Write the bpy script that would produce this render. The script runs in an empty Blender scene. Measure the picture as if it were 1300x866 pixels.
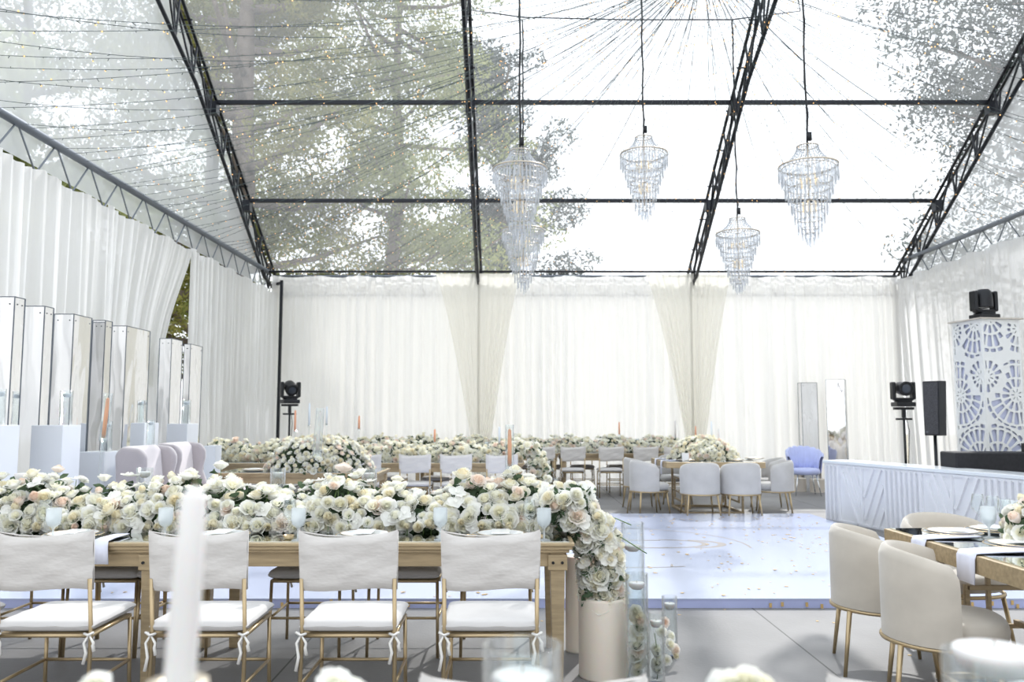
import bpy, math, random
import numpy as np
from mathutils import Vector, Matrix, Euler
R = random.Random(7)
PI = math.pi
SC = bpy.context.scene
COL = SC.collection
H = 1.40; F = 1050.0; PITCH = math.atan(97/1050)
cp, sp = math.cos(PITCH), math.sin(PITCH)
def ray(px, py):
    a = (px-650)/F; b = (433-py)/F
    return (a, cp-b*sp, sp+b*cp)
def GZ(px, py, z=0.0):
    d = ray(px, py); t = (z-H)/d[2]
    return Vector((d[0]*t, d[1]*t, z))
def DY(px, py, Y):
    d = ray(px, py); t = Y/d[1]
    return Vector((d[0]*t, Y, H+d[2]*t))
# ------------------------------------------------------------ mesh builder
class MB:
    def __init__(s): s.v = []; s.f = []; s.m = []; s.mi = 0
    def add(s, vs, fs):
        o = len(s.v); s.v.extend([tuple(v) for v in vs]); s.f.extend([tuple(i+o for i in f) for f in fs]); s.m.extend([s.mi]*len(fs))
    def box(s, c, d, rz=0, M=None):
        x, y, z = d[0]/2, d[1]/2, d[2]/2
        vs = [Vector((sx*x, sy*y, sz*z)) for sz in (-1, 1) for sx, sy in ((-1,-1),(1,-1),(1,1),(-1,1))]
        Mx = M if M is not None else Matrix.Rotation(rz, 4, 'Z')
        vs = [Mx@v + Vector(c) for v in vs]
        s.add(vs, [(3,2,1,0),(4,5,6,7),(0,1,5,4),(1,2,6,5),(2,3,7,6),(3,0,4,7)])
    def bar(s, p, q, w, h=None):       # rectangular bar between two points
        p, q = Vector(p), Vector(q); h = h or w
        d = q-p; L = d.length
        M = d.to_track_quat('Z', 'Y').to_matrix().to_4x4()
        s.box((p+q)/2, (w, h, L), M=M)
    def tube(s, pts, r, n=8, cap=True, closed=False):
        pts = [Vector(p) for p in pts]; rs = r if isinstance(r, (list, tuple)) else [r]*len(pts)
        N = len(pts); vs = []; up = None
        for i, p in enumerate(pts):
            if closed: t = pts[(i+1) % N]-pts[i-1]
            else: t = pts[min(i+1, N-1)]-pts[max(i-1, 0)]
            t.normalize()
            if up is None:
                up = Vector((0,0,1)) if abs(t.z) < .9 else Vector((0,1,0))
            a = t.cross(up)
            if a.length < 1e-5: a = t.cross(Vector((1,0,0)))
            a.normalize(); b = t.cross(a); up = -b if b.dot(up) < 0 else b
            a = t.cross(up).normalized(); b = up
            for k in range(n):
                an = 2*PI*k/n
                vs.append(p + a*math.cos(an)*rs[i] + b*math.sin(an)*rs[i])
        fs = []
        for i in range(N if closed else N-1):
            j = (i+1) % N
            for k in range(n):
                fs.append((i*n+k, i*n+(k+1) % n, j*n+(k+1) % n, j*n+k))
        if cap and not closed:
            fs.append(tuple(range(n))[::-1]); fs.append(tuple((N-1)*n+k for k in range(n)))
        s.add(vs, fs)
    def lathe(s, prof, n=20, c=(0,0,0), M=None, closed=False):
        vs = []; fs = []; m = len(prof)
        for k in range(n):
            a = 2*PI*k/n
            for r, z in prof: 
                v = Vector((r*math.cos(a), r*math.sin(a), z))
                if M is not None: v = M@v
                vs.append(v+Vector(c))
        mm = m if closed else m-1
        for k in range(n):
            k2 = (k+1) % n
            for i in range(mm):
                j = (i+1) % m
                fs.append((k*m+i, k2*m+i, k2*m+j, k*m+j))
        s.add(vs, fs)
    def grid(s, P, closed_u=False):      # P[i][j]
        nu, nv = len(P), len(P[0]); vs = [p for row in P for p in row]; fs = []
        for i in range(nu if closed_u else nu-1):
            i2 = (i+1) % nu
            for j in range(nv-1):
                fs.append((i*nv+j, i2*nv+j, i2*nv+j+1, i*nv+j+1))
        s.add(vs, fs)
    def mesh(s, name, mats, smooth=True):
        me = bpy.data.meshes.new(name); me.from_pydata(s.v, [], s.f); 
        for m in (mats if isinstance(mats, (list, tuple)) else [mats]): me.materials.append(m)
        if len(me.materials) > 1: me.polygons.foreach_set('material_index', s.m)
        if smooth: me.polygons.foreach_set('use_smooth', [True]*len(me.polygons))
        me.update(); return me
    def obj(s, name, mats, parent=None, smooth=False, bevel=0, bseg=2, sub=0):
        o = bpy.data.objects.new(name, s.mesh(name, mats, smooth)); COL.objects.link(o)
        if parent is not None: o.parent = parent
        if bevel:
            b = o.modifiers.new('bevel', 'BEVEL'); b.width = bevel; b.segments = bseg; b.limit_method = 'ANGLE'; b.angle_limit = .6
        if sub:
            b = o.modifiers.new('sub', 'SUBSURF'); b.levels = sub; b.render_levels = sub
        return o
def auto_smooth(o, ang=40):
    me = o.data; me.polygons.foreach_set('use_smooth', [True]*len(me.polygons))
    try: me.set_sharp_from_angle(angle=math.radians(ang))
    except Exception: pass
    return o
def tag(o, label, cat, group=None, kind=None):
    o['label'] = label
    if cat: o['category'] = cat
    if group: o['group'] = group
    if kind: o['kind'] = kind
    return o
def struct(o, label=None):
    o['kind'] = 'structure'
    if label: o['label'] = label
    return o
def thing(name, label, cat, loc=(0,0,0), rz=0, group=None):
    o = bpy.data.objects.new(name, None); COL.objects.link(o); o.empty_display_size = .1
    o.location = loc; o.rotation_euler = (0,0,rz)
    return tag(o, label, cat, group)
def dup(root, loc, rz=0, label=None, group=None, scale=None):
    def cpy(o, par):
        c = o.copy(); COL.objects.link(c)
        if par is not None: c.parent = par
        for ch in o.children: cpy(ch, c)
        return c
    r = cpy(root, None); r.location = loc; r.rotation_euler = (0,0,rz)
    if scale: r.scale = (scale,)*3 if not isinstance(scale, tuple) else scale
    if label: r['label'] = label
    if group: r['group'] = group
    return r
ORD = ['first','second','third','fourth','fifth','sixth','seventh','eighth','ninth','tenth','eleventh','twelfth','thirteenth','fourteenth','fifteenth']
# ------------------------------------------------------------ materials
def mat(name, col, rough=.5, metal=0, **k):
    m = bpy.data.materials.new(name); m.use_nodes = True
    b = m.node_tree.nodes['Principled BSDF']
    b.inputs['Base Color'].default_value = (*col, 1); b.inputs['Roughness'].default_value = rough; b.inputs['Metallic'].default_value = metal
    for kk, v in k.items():
        b.inputs[kk.replace('_', ' ')].default_value = v
    return m
def noisy(m, scale=8, amt=.25, bump=0, detail=6, stretch=None, bscale=None):
    nt = m.node_tree; b = nt.nodes['Principled BSDF']; c = list(b.inputs['Base Color'].default_value)
    tc = nt.nodes.new('ShaderNodeTexCoord'); mp = nt.nodes.new('ShaderNodeMapping'); nt.links.new(tc.outputs['Object'], mp.inputs[0])
    if stretch: mp.inputs['Scale'].default_value = stretch
    n = nt.nodes.new('ShaderNodeTexNoise'); n.inputs['Scale'].default_value = scale; n.inputs['Detail'].default_value = detail
    nt.links.new(mp.outputs[0], n.inputs['Vector'])
    r = nt.nodes.new('ShaderNodeValToRGB'); nt.links.new(n.outputs['Fac'], r.inputs[0])
    r.color_ramp.elements[0].position = .3; r.color_ramp.elements[1].position = .7
    r.color_ramp.elements[0].color = (c[0]*(1-amt), c[1]*(1-amt), c[2]*(1-amt), 1); r.color_ramp.elements[1].color = (min(1,c[0]*(1+amt)), min(1,c[1]*(1+amt)), min(1,c[2]*(1+amt)), 1)
    nt.links.new(r.outputs[0], b.inputs['Base Color'])
    if bump:
        bp = nt.nodes.new('ShaderNodeBump'); bp.inputs['Strength'].default_value = bump; bp.inputs['Distance'].default_value = .01
        n2 = n
        if bscale:
            n2 = nt.nodes.new('ShaderNodeTexNoise'); n2.inputs['Scale'].default_value = bscale; nt.links.new(mp.outputs[0], n2.inputs['Vector'])
        nt.links.new(n2.outputs['Fac'], bp.inputs['Height']); nt.links.new(bp.outputs[0], b.inputs['Normal'])
    return m
def mix_mat(name, parts, bump=None):
    """parts: list of (kind, color, rough, weight)"""
    m = bpy.data.materials.new(name); m.use_nodes = True; nt = m.node_tree; nt.nodes.clear()
    out = nt.nodes.new('ShaderNodeOutputMaterial'); cur = None; tot = 0; nrm = None
    if bump:
        tc = nt.nodes.new('ShaderNodeTexCoord'); mp = nt.nodes.new('ShaderNodeMapping'); nt.links.new(tc.outputs['Object'], mp.inputs[0]); mp.inputs['Scale'].default_value = bump[2]
        n = nt.nodes.new('ShaderNodeTexNoise'); n.inputs['Scale'].default_value = bump[0]; n.inputs['Detail'].default_value = 3; nt.links.new(mp.outputs[0], n.inputs['Vector'])
        bp = nt.nodes.new('ShaderNodeBump'); bp.inputs['Strength'].default_value = bump[1]; bp.inputs['Distance'].default_value = bump[3] if len(bump) > 3 else .05
        nt.links.new(n.outputs['Fac'], bp.inputs['Height']); nrm = bp.outputs[0]
    for kind, col, rough, w in parts:
        n = nt.nodes.new({'D':'ShaderNodeBsdfDiffuse','T':'ShaderNodeBsdfTransparent','L':'ShaderNodeBsdfTranslucent','G':'ShaderNodeBsdfGlossy'}[kind])
        n.inputs['Color'].default_value = (*col, 1)
        if kind == 'G': n.inputs['Roughness'].default_value = rough
        if nrm and kind != 'T': nt.links.new(nrm, n.inputs['Normal'])
        if cur is None: cur = n.outputs[0]; tot = w
        else:
            mx = nt.nodes.new('ShaderNodeMixShader'); tot += w; mx.inputs[0].default_value = w/tot
            nt.links.new(cur, mx.inputs[1]); nt.links.new(n.outputs[0], mx.inputs[2]); cur = mx.outputs[0]
    nt.links.new(cur, out.inputs[0]); return m
def glass_mat(name, tint, gloss=1.0, rough=0.0, diff=0.0):
    """thin vessel wall: transparent body, fresnel reflection, optional frosted diffuse"""
    m = bpy.data.materials.new(name); m.use_nodes = True; nt = m.node_tree; nt.nodes.clear()
    out = nt.nodes.new('ShaderNodeOutputMaterial'); t = nt.nodes.new('ShaderNodeBsdfTransparent'); t.inputs[0].default_value = (*tint, 1)
    g = nt.nodes.new('ShaderNodeBsdfGlossy'); g.inputs['Roughness'].default_value = rough
    base = t.outputs[0]
    if diff:
        d = nt.nodes.new('ShaderNodeBsdfDiffuse'); d.inputs[0].default_value = (.92,.95,.97,1)
        l = nt.nodes.new('ShaderNodeBsdfTranslucent'); l.inputs[0].default_value = (.92,.95,.97,1)
        m0 = nt.nodes.new('ShaderNodeMixShader'); m0.inputs[0].default_value = .5; nt.links.new(d.outputs[0], m0.inputs[1]); nt.links.new(l.outputs[0], m0.inputs[2])
        m1 = nt.nodes.new('ShaderNodeMixShader'); m1.inputs[0].default_value = diff; nt.links.new(base, m1.inputs[1]); nt.links.new(m0.outputs[0], m1.inputs[2]); base = m1.outputs[0]
    fr = nt.nodes.new('ShaderNodeLayerWeight'); fr.inputs['Blend'].default_value = .25
    mu = nt.nodes.new('ShaderNodeMath'); mu.operation = 'MULTIPLY_ADD'; mu.inputs[1].default_value = .8*gloss; mu.inputs[2].default_value = .04*gloss; mu.use_clamp = True
    nt.links.new(fr.outputs['Facing'], mu.inputs[0])
    pw = nt.nodes.new('ShaderNodeMath'); pw.operation = 'POWER'; pw.inputs[1].default_value = 1.6; nt.links.new(mu.outputs[0], pw.inputs[0])
    mx = nt.nodes.new('ShaderNodeMixShader'); nt.links.new(pw.outputs[0], mx.inputs[0]); nt.links.new(base, mx.inputs[1]); nt.links.new(g.outputs[0], mx.inputs[2])
    nt.links.new(mx.outputs[0], out.inputs[0]); return m
WHITE = (.86,.85,.84)
M = {}
M['gold'] = mat('brushed_gold', (.50,.385,.23), .36, .75)
M['goldwood'] = noisy(mat('gold_painted_wood', (.41,.315,.19), .42, .25), 6, .18, .15, stretch=(1,8,8))
M['linen'] = noisy(mat('off_white_linen', (.66,.63,.60), .85), 5, .04, .5, bscale=14, stretch=(1,1,2.5))
M['seat'] = noisy(mat('seat_cotton', (.62,.60,.585), .85), 6, .03, .35, bscale=9)
M['cord'] = mat('ribbon', (.82,.80,.76), .8)
M['velvet'] = noisy(mat('oatmeal_velvet', (.55,.50,.43), .8, 0, Sheen_Weight=.5, Sheen_Roughness=.5), 5, .10, .1)
M['velvetgrey'] = noisy(mat('pale_grey_velvet', (.50,.485,.47), .8, 0, Sheen_Weight=.5), 5, .08)
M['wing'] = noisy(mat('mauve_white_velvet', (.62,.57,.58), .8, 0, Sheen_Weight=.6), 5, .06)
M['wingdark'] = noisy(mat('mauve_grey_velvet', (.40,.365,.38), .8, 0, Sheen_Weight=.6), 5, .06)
M['lilac'] = noisy(mat('lilac_velvet', (.52,.57,.86), .7, 0, Sheen_Weight=.4), 8, .05)
M['chrome'] = mat('chrome', (.75,.77,.8), .15, 1)
M['mirror'] = mat('mirror_table', (.80,.86,.84), .03, 1)
M['black'] = mat('black_metal', (.012,.013,.016), .38, .3)
M['blackmatte'] = noisy(mat('black_matte', (.012,.012,.015), .75), 30, .3)
M['trussblack'] = mat('truss_black', (.018,.02,.026), .35, .5)
M['alu'] = mat('grey_aluminium', (.15,.17,.20), .4, .6)
M['wax'] = mat('white_wax', (.74,.74,.73), .45, 0, Subsurface_Weight=.15)
M['waxcream'] = noisy(mat('cream_wax', (.80,.72,.62), .5, 0, Subsurface_Weight=.2), 3, .03)
M['waxpeach'] = mat('peach_wax', (.82,.42,.26), .5, 0, Subsurface_Weight=.1)
M['waxblue'] = mat('pale_blue_wax', (.78,.84,.90), .5)
M['wick'] = mat('wick', (.25,.2,.12), .9)
M['plinth'] = mat('white_gloss_plinth', (.76,.79,.84), .25)
M['pedestal'] = noisy(mat('sand_pedestal', (.66,.60,.52), .7), 4, .04)
M['barwhite'] = mat('white_paint', (.80,.81,.84), .4)
M['bartop'] = mat('white_gloss_top', (.80,.84,.88), .15)
M['floorwhite'] = mat('white_vinyl', (.50,.55,.71), .19)  # white vinyl; the reflected sky's lavender tint is put into its base colour
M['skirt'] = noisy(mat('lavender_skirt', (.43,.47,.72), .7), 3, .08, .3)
M['mono'] = mat('grey_vinyl', (.20,.18,.17), .5)
M['confetti'] = mat('gold_foil', (.70,.48,.20), .3, .5)
M['plate'] = mat('white_china', (.85,.86,.86), .15)
M['napkin'] = noisy(mat('napkin_white', (.74,.76,.88), .85), 10, .04, .4)
M['stem'] = mat('green_stem', (.13,.22,.06), .6)
M['speaker'] = mat('speaker_black', (.015,.017,.022), .55)
M['screen'] = mat('lens', (.05,.06,.08), .08)
M['label_red'] = mat('red_mark', (.35,.05,.03), .4)
M['glass'] = glass_mat('clear_glass', (.978,.99,.988), 1.2)
M['glasscut'] = glass_mat('cut_glass', (.93,.96,.97), .9, .08, .42)
M['water'] = glass_mat('water', (.98,.99,.992), .3)
M['crystal'] = glass_mat('crystal', (.88,.89,.91), 1.3, .05, .30)
M['champagne'] = mat('champagne_metal', (.60,.52,.42), .3, .8)
def petal_mat(name, a, b):
    m = mat(name, a, .6, 0, Subsurface_Weight=0.0)
    nt = m.node_tree; bs = nt.nodes['Principled BSDF']
    oi = nt.nodes.new('ShaderNodeObjectInfo'); tc = nt.nodes.new('ShaderNodeTexCoord'); n = nt.nodes.new('ShaderNodeTexNoise'); n.inputs['Scale'].default_value = 9
    nt.links.new(tc.outputs['Object'], n.inputs['Vector'])
    ad = nt.nodes.new('ShaderNodeMath'); ad.operation = 'MULTIPLY_ADD'; ad.inputs[1].default_value = .6; nt.links.new(oi.outputs['Random'], ad.inputs[0]); nt.links.new(n.outputs['Fac'], ad.inputs[2])
    r = nt.nodes.new('ShaderNodeValToRGB'); r.color_ramp.elements[0].position = .35; r.color_ramp.elements[1].position = 1.0
    r.color_ramp.elements[0].color = (*a, 1); r.color_ramp.elements[1].color = (*b, 1)
    nt.links.new(ad.outputs[0], r.inputs[0]); nt.links.new(r.outputs[0], bs.inputs['Base Color'])
    tr = nt.nodes.new('ShaderNodeBsdfTranslucent'); nt.links.new(r.outputs[0], tr.inputs[0])
    mx = nt.nodes.new('ShaderNodeMixShader'); mx.inputs[0].default_value = .42
    nt.links.new(bs.outputs[0], mx.inputs[1]); nt.links.new(tr.outputs[0], mx.inputs[2]); nt.links.new(mx.outputs[0], nt.nodes['Material Output'].inputs[0])
    return m
M['petal_white'] = petal_mat('petal_white', (.94,.93,.87), (.96,.96,.93))
M['petal_cream'] = petal_mat('petal_cream', (.92,.89,.76), (.94,.92,.84))
M['core_white'] = petal_mat('core_white', (.94,.91,.74), (.95,.94,.84)); M['core_cream'] = petal_mat('core_cream', (.94,.86,.64), (.95,.91,.76)); M['core_blush'] = petal_mat('core_blush', (.93,.75,.63), (.94,.84,.74))
M['petal_blush'] = petal_mat('petal_blush', (.93,.84,.77), (.95,.90,.85))
def leaf_mat(name, a, b, scale=.6):
    m = mix_mat(name, [('D', a, 0, .62), ('L', b, 0, .38)])
    nt = m.node_tree; g = nt.nodes.new('ShaderNodeNewGeometry'); n = nt.nodes.new('ShaderNodeTexNoise'); n.inputs['Scale'].default_value = scale; n.inputs['Detail'].default_value = 5
    nt.links.new(g.outputs['Position'], n.inputs['Vector'])
    r = nt.nodes.new('ShaderNodeValToRGB'); r.color_ramp.elements[0].position = .35; r.color_ramp.elements[1].position = .65
    r.color_ramp.elements[0].color = (*a, 1); r.color_ramp.elements[1].color = (*b, 1); nt.links.new(n.outputs['Fac'], r.inputs[0])
    for nd in nt.nodes:
        if nd.type in ('BSDF_DIFFUSE', 'BSDF_TRANSLUCENT'): nt.links.new(r.outputs[0], nd.inputs['Color'])
    return m
M['leaf'] = leaf_mat('eucalyptus_leaf', (.06,.10,.055), (.15,.21,.13), 14)
M['pine'] = leaf_mat('pine_leaf', (.13,.155,.045), (.38,.36,.12), .9)
M['oak'] = leaf_mat('broad_leaf', (.15,.19,.06), (.40,.42,.18), .9)
M['darktree'] = leaf_mat('grey_leaf', (.05,.065,.06), (.12,.15,.13), .6)  # darker, greyer leaf colour than the other trees
M['bark'] = noisy(mat('bark', (.17,.135,.11), .9), 3, .35, .6)
M['curtain'] = mix_mat('sheer_curtain', [('D', (.88,.88,.89), 0, .36), ('L', (.94,.94,.93), 0, .54), ('T', (1,1,1), 0, .10)])
M['swag'] = mix_mat('cream_voile', [('D', (.90,.88,.81), 0, .30), ('L', (.94,.92,.84), 0, .45), ('T', (1,1,1), 0, .25)])
M['liner'] = mix_mat('white_tent_wall', [('D', (.88,.88,.88), 0, .18), ('L', (.97,.97,.96), 0, .70), ('T', (1,1,1), 0, .12)])
M['film'] = mix_mat('clear_roof_film', [('T', (.97,.985,1), 0, .85), ('L', (.95,.97,1), 0, .10), ('D', (.9,.92,.95), 0, .03), ('G', (1,1,1), .12, .03)], bump=(.8, .5, (1,1,1), .2))
M['gable'] = mix_mat('milky_gable_film', [('T', (.96,.98,1), 0, .42), ('L', (.93,.96,1), 0, .38), ('D', (.9,.93,.97), 0, .16), ('G', (1,1,1), .18, .05)], bump=(1.2, .7, (1,1,1), .2))
# ============================================================ SETTING
YB = 17.0; XL = -4.97; XR = 7.98; ZE = DY(650, 350, YB).z; SL = .632; YR = 7.5; ZR = ZE+SL*(YB-YR); YF = -2.0
def concrete():
    m = noisy(mat('concrete', (.205,.20,.20), .55), 1.3, .16, .12, bscale=40)
    nt = m.node_tree; b = nt.nodes['Principled BSDF']
    tc = nt.nodes.new('ShaderNodeTexCoord'); sx = nt.nodes.new('ShaderNodeSeparateXYZ'); nt.links.new(tc.outputs['Object'], sx.inputs[0])
    outs = []
    for ax, off, per in (('X', 1.77, 3.05), ('Y', 4.05, 3.3)):
        a = nt.nodes.new('ShaderNodeMath'); a.operation = 'SUBTRACT'; a.inputs[1].default_value = off-per/2+30*per*0; nt.links.new(sx.outputs[ax], a.inputs[0])
        w = nt.nodes.new('ShaderNodeMath'); w.operation = 'FLOORED_MODULO'; w.inputs[1].default_value = per; nt.links.new(a.outputs[0], w.inputs[0])
        s2 = nt.nodes.new('ShaderNodeMath'); s2.operation = 'SUBTRACT'; s2.inputs[1].default_value = per/2; nt.links.new(w.outputs[0], s2.inputs[0])
        ab = nt.nodes.new('ShaderNodeMath'); ab.operation = 'ABSOLUTE'; nt.links.new(s2.outputs[0], ab.inputs[0])
        lt = nt.nodes.new('ShaderNodeMath'); lt.operation = 'LESS_THAN'; lt.inputs[1].default_value = .006; nt.links.new(ab.outputs[0], lt.inputs[0]); outs.append(lt)
    mxm = nt.nodes.new('ShaderNodeMath'); mxm.operation = 'MAXIMUM'; nt.links.new(outs[0].outputs[0], mxm.inputs[0]); nt.links.new(outs[1].outputs[0], mxm.inputs[1])
    mc = nt.nodes.new('ShaderNodeMix'); mc.data_type = 'RGBA'; src = b.inputs['Base Color'].links[0].from_socket
    nt.links.new(mxm.outputs[0], mc.inputs['Factor']); nt.links.new(src, mc.inputs['A']); mc.inputs['B'].default_value = (.05,.05,.05,1)
    nt.links.new(mc.outputs['Result'], b.inputs['Base Color']); return m
b = MB(); b.box(((XL+XR)/2, (YB+YF)/2+.2, -.05), (XR-XL+.8, YB-YF+1.2, .1)); struct(b.obj('floor', concrete()), 'grey concrete slab with saw-cut joints')
b = MB(); b.box((0, 15, -.16), (140, 120, .1)); struct(b.obj('ground', noisy(mat('dry_ground', (.30,.27,.20), .95), .6, .3)), 'open ground outside the tent')
# roof films between trusses
TX = [XL, DY(608,350,YB).x, DY(876,350,YB).x, XR]
def slab(b, p):   # quad with small thickness
    p = [Vector(q) for q in p]; n = (p[1]-p[0]).cross(p[3]-p[0]).normalized()*.0015
    b.add([q-n for q in p]+[q+n for q in p], [(3,2,1,0),(4,5,6,7),(0,1,5,4),(1,2,6,5),(2,3,7,6),(3,0,4,7)])
b = MB()
for x0, x1 in zip(TX[:-1], TX[1:]):
    b.add([(x0,YB,ZE+.05),(x1,YB,ZE+.05),(x1,YR,ZR+.05),(x0,YR,ZR+.05)], [(0,1,2,3)])
    b.add([(x0,YR,ZR+.05),(x1,YR,ZR+.05),(x1,YF,ZE+.05),(x0,YF,ZE+.05)], [(0,1,2,3)])
struct(b.obj('ceiling', M['film']), 'clear plastic roof of the tent')
for nm, X in (('wall_left', XL-.06), ('wall_right', XR+.06)):
    b = MB(); b.add([(X,YB,ZE-.3),(X,YF,ZE-.3),(X,YF,ZE),(X,YR,ZR),(X,YB,ZE)], [(0,1,2,3,4)])
    struct(b.obj(nm, M['gable']), 'milky clear gable film above the curtains')
b = MB(); b.box(((XL+XR)/2, YB+.04, ZE/2), (XR-XL, .01, ZE)); struct(b.obj('wall_back', M['liner']), 'white fabric tent wall behind the back curtains')
# trusses
def roofY(py):   # Y where the roof plane appears at pixel row py
    d = ray(650, py); k = d[2]/d[1]; return (ZE+SL*YB-H)/(k+SL)
BR = (roofY(253), roofY(128))
tl = ['black lattice roof truss along the left gable', 'black lattice roof truss between the left and middle roof bays', 'black lattice roof truss between the middle and right roof bays', 'black lattice roof truss along the right gable']
DP = .50
YK = roofY(66)
def lz(y):
    y = y if y > YR else 2*YR-y
    return rz_(y)-DP-(max(0, YK-y)*SL*.35)
def rz_(y): return ZE+SL*(YB-y) if y > YR else ZE+SL*(y-YF)
for i, X in enumerate(TX):
    t = thing('roof_truss', tl[i], 'truss', (X, YB, 0), 0, 'roof trusses of the tent')
    def W(y, z, dx=0): return (dx, y-YB, z)
    up = MB()
    for dx in (-.05, .05):
        up.tube([W(YB, ZE, dx), W(YR, ZR, dx), W(YF, ZE, dx)], .028, 8)
    up.obj('upper_chord', M['trussblack'], t, True)
    lo = MB(); lo.tube([W(YB, ZE-.25), W(YB-.6, lz(YB-.6)), W(YK, lz(YK)), W(YR, lz(YR)), W(2*YR-YK, lz(2*YR-YK)), W(YF+.6, lz(YF+.6)), W(YF, ZE-.25)], .034, 8); lo.obj('lower_chord', M['trussblack'], t, True)
    wb = MB(); n = 13; 
    for side in (0, 1):
        for k in range(n):
            y0 = YB-.3-(YB-YR-.3)*k/n; y1 = YB-.3-(YB-YR-.3)*(k+1)/n; ym = (y0+y1)/2
            if side: y0, y1, ym = [2*YR-q for q in (y0, y1, ym)]
            wb.bar(W(y0, rz_(y0), -.05), W(y0, lz(y0), 0), .026); wb.bar(W(y0, rz_(y0), .05), W(y0, lz(y0), 0), .026)
            wb.bar(W(y0, lz(y0), 0), W(y1, rz_(y1), .05 if k % 2 else -.05), .026)
            wb.bar(W(ym, rz_(ym)-.0, -.1), W(ym, rz_(ym), .1), .02)
    wb.obj('web', M['trussblack'], t)
    for y in BR: gs = MB(); gs.box(W(y, rz_(y)-.13), (.16, .16, .2)); gs.obj('bracket', M['trussblack'], t)
    lg = MB(); ox, oy = (.27, -.30) if i == 0 else (0, 0); lg.box((ox, oy, (ZE-.15)/2), (.055, .055, ZE-.15)); lg.bar((0, 0, ZE-.2), (ox, oy, ZE-.2), .05); lg.obj('leg', M['trussblack'], t)
    if YF < 0: lg = MB(); lg.box((0, YF-YB, (ZE-.15)/2), (.09, .09, ZE-.15)); lg.obj('leg', M['trussblack'], t)
# purlins
def roofY(py):   # Y where the roof plane appears at pixel row py
    d = ray(650, py); # H+d2/d1*Y = ZE+SL*(YB-Y)
    k = d[2]/d[1]; return (ZE+SL*YB-H)/(k+SL)
bays = ['left', 'middle', 'right']
for r, py in enumerate((253, 128)):
    y = roofY(py); z = rz_(y)
    for k in range(3):
        b = MB(); b.bar((TX[k]+.05, y, z-.03), (TX[k+1]-.05, y, z-.03), .07, .07)
        tag(b.obj('roof_purlin', M['trussblack'], bevel=.008), f"{['lower','upper'][r]} black roof bar crossing the {bays[k]} roof bay", 'beam', 'roof bars between the trusses')
for y in (YR,):
    b = MB(); b.bar((XL, y, ZR-.03), (XR, y, ZR-.03), .07); tag(b.obj('ridge_beam', M['trussblack']), 'black ridge bar at the top of the tent roof', 'beam')
# eave lattice at the back (seen through the sheers) and gable tie lattices
def lattice(name, p, q, dz, n, r, m, label, m2=None, wb_=None):
    p, q = Vector(p), Vector(q); t = thing(name, label, 'beam', p)
    a = MB(); a.tube([(0,0,0), q-p], r, 8); a.obj('upper_chord', m, t, True)
    a = MB(); a.tube([Vector((0,0,-dz)), q-p+Vector((0,0,-dz))], wb_ or r*.75, 8); a.obj('lower_chord', m2 or m, t, True)
    a = MB()
    for k in range(n):
        u0 = (q-p)*(k/n); u1 = (q-p)*((k+.5)/n); u2 = (q-p)*((k+1)/n); d = Vector((0,0,-dz))
        a.bar(u0, u1+d, wb_ or r*.7); a.bar(u1+d, u2, wb_ or r*.7)
    a.obj('web', m2 or m, t)
for k in range(3):
    lattice('eave_beam', (TX[k], YB-.04, ZE-.02), (TX[k+1], YB-.04, ZE-.02), .40, 6, .028, M['alu'], f'{bays[k]} eave lattice beam showing through the sheer at the top of the back curtains')
lattice('gable_tie', (XL-.0, YB-.3, ZE+.02), (XL-.0, YF, ZE+.02), .42, 26, .048, M['alu'], 'grey gable tie tube with thin lattice above the left curtains', M['alu'], .014)
lattice('gable_tie', (XR-.0, YB-.3, ZE+.25), (XR-.0, YF, ZE+.25), .42, 26, .045, M['alu'], 'grey gable tie tube with thin lattice above the right curtains', M['alu'], .014)
b = MB(); b.tube([(XL, YB-.42, ZE+.01), (XR, YB-.42, ZE+.01)], .024, 8); tag(b.obj('curtain_rail', M['black'], None, True), 'black curtain rail across the top of the back curtains', 'rail')
# ------------------------------------------------------------ curtains
def curtain(name, edge0, edge1, z0, z1, label, m, freq=4.5, amp=.06, nz=14, seed=0, normal=None, scallop=0.0):
    """edge0(t), edge1(t): Vector of the two side edges, t 0 top..1 bottom"""
    rr = random.Random(seed); L = (edge1(0)-edge0(0)).length; nu = int(max(24, L*freq*10)); 
    ph = [rr.uniform(0, 6.28) for _ in range(6)]
    P = []
    for i in range(nu+1):
        u = i/nu; row = []
        x = u*L
        w = math.sin(2*PI*freq*(x+.16*math.sin(1.3*x+ph[0])+.07*math.sin(4.1*x+ph[1]))+ph[2]); w = math.copysign(abs(w)**.6, w)*(.65+.35*math.sin(2.3*x+ph[4]))
        w2 = math.sin(2*PI*freq*.37*x+ph[3]); w3 = math.sin(2*PI*freq*2.1*x+ph[4])
        for j in range(nz+1):
            t = j/nz
            p = edge0(t).lerp(edge1(t), u); 
            z = z1+(z0-z1)*t
            if scallop: z -= scallop*(1-t)**3*(.5-.5*math.cos(2*PI*x/.9))
            a = amp*(.6+.6*t)*(.7*w+.35*w2*(1+.6*math.sin(3*t+ph[5]))+.22*w3*(1-t))
            p = p+normal*a; row.append(Vector((p.x, p.y, z)))
        P.append(row)
    b = MB(); b.grid(P); return tag(b.obj(name, m, None, True), label, 'curtain', 'white sheer curtains around the tent')
for k, (a, c) in enumerate(((343, 608), (608, 876), (876, 1143))):
    xa, xc = TX[k]+.04, TX[k+1]-.04
    curtain('sheer_curtain', lambda t, x=xa: Vector((x, YB-.16, 0)), lambda t, x=xc: Vector((x, YB-.16, 0)), .02, ZE-.03,
            ['white sheer curtain of the left bay of the back wall', 'white sheer curtain of the middle bay of the back wall', 'white sheer curtain of the right bay of the back wall'][k], M['curtain'], 4.8, .095, 14, k+1, Vector((0,-1,0)), .04)
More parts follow.
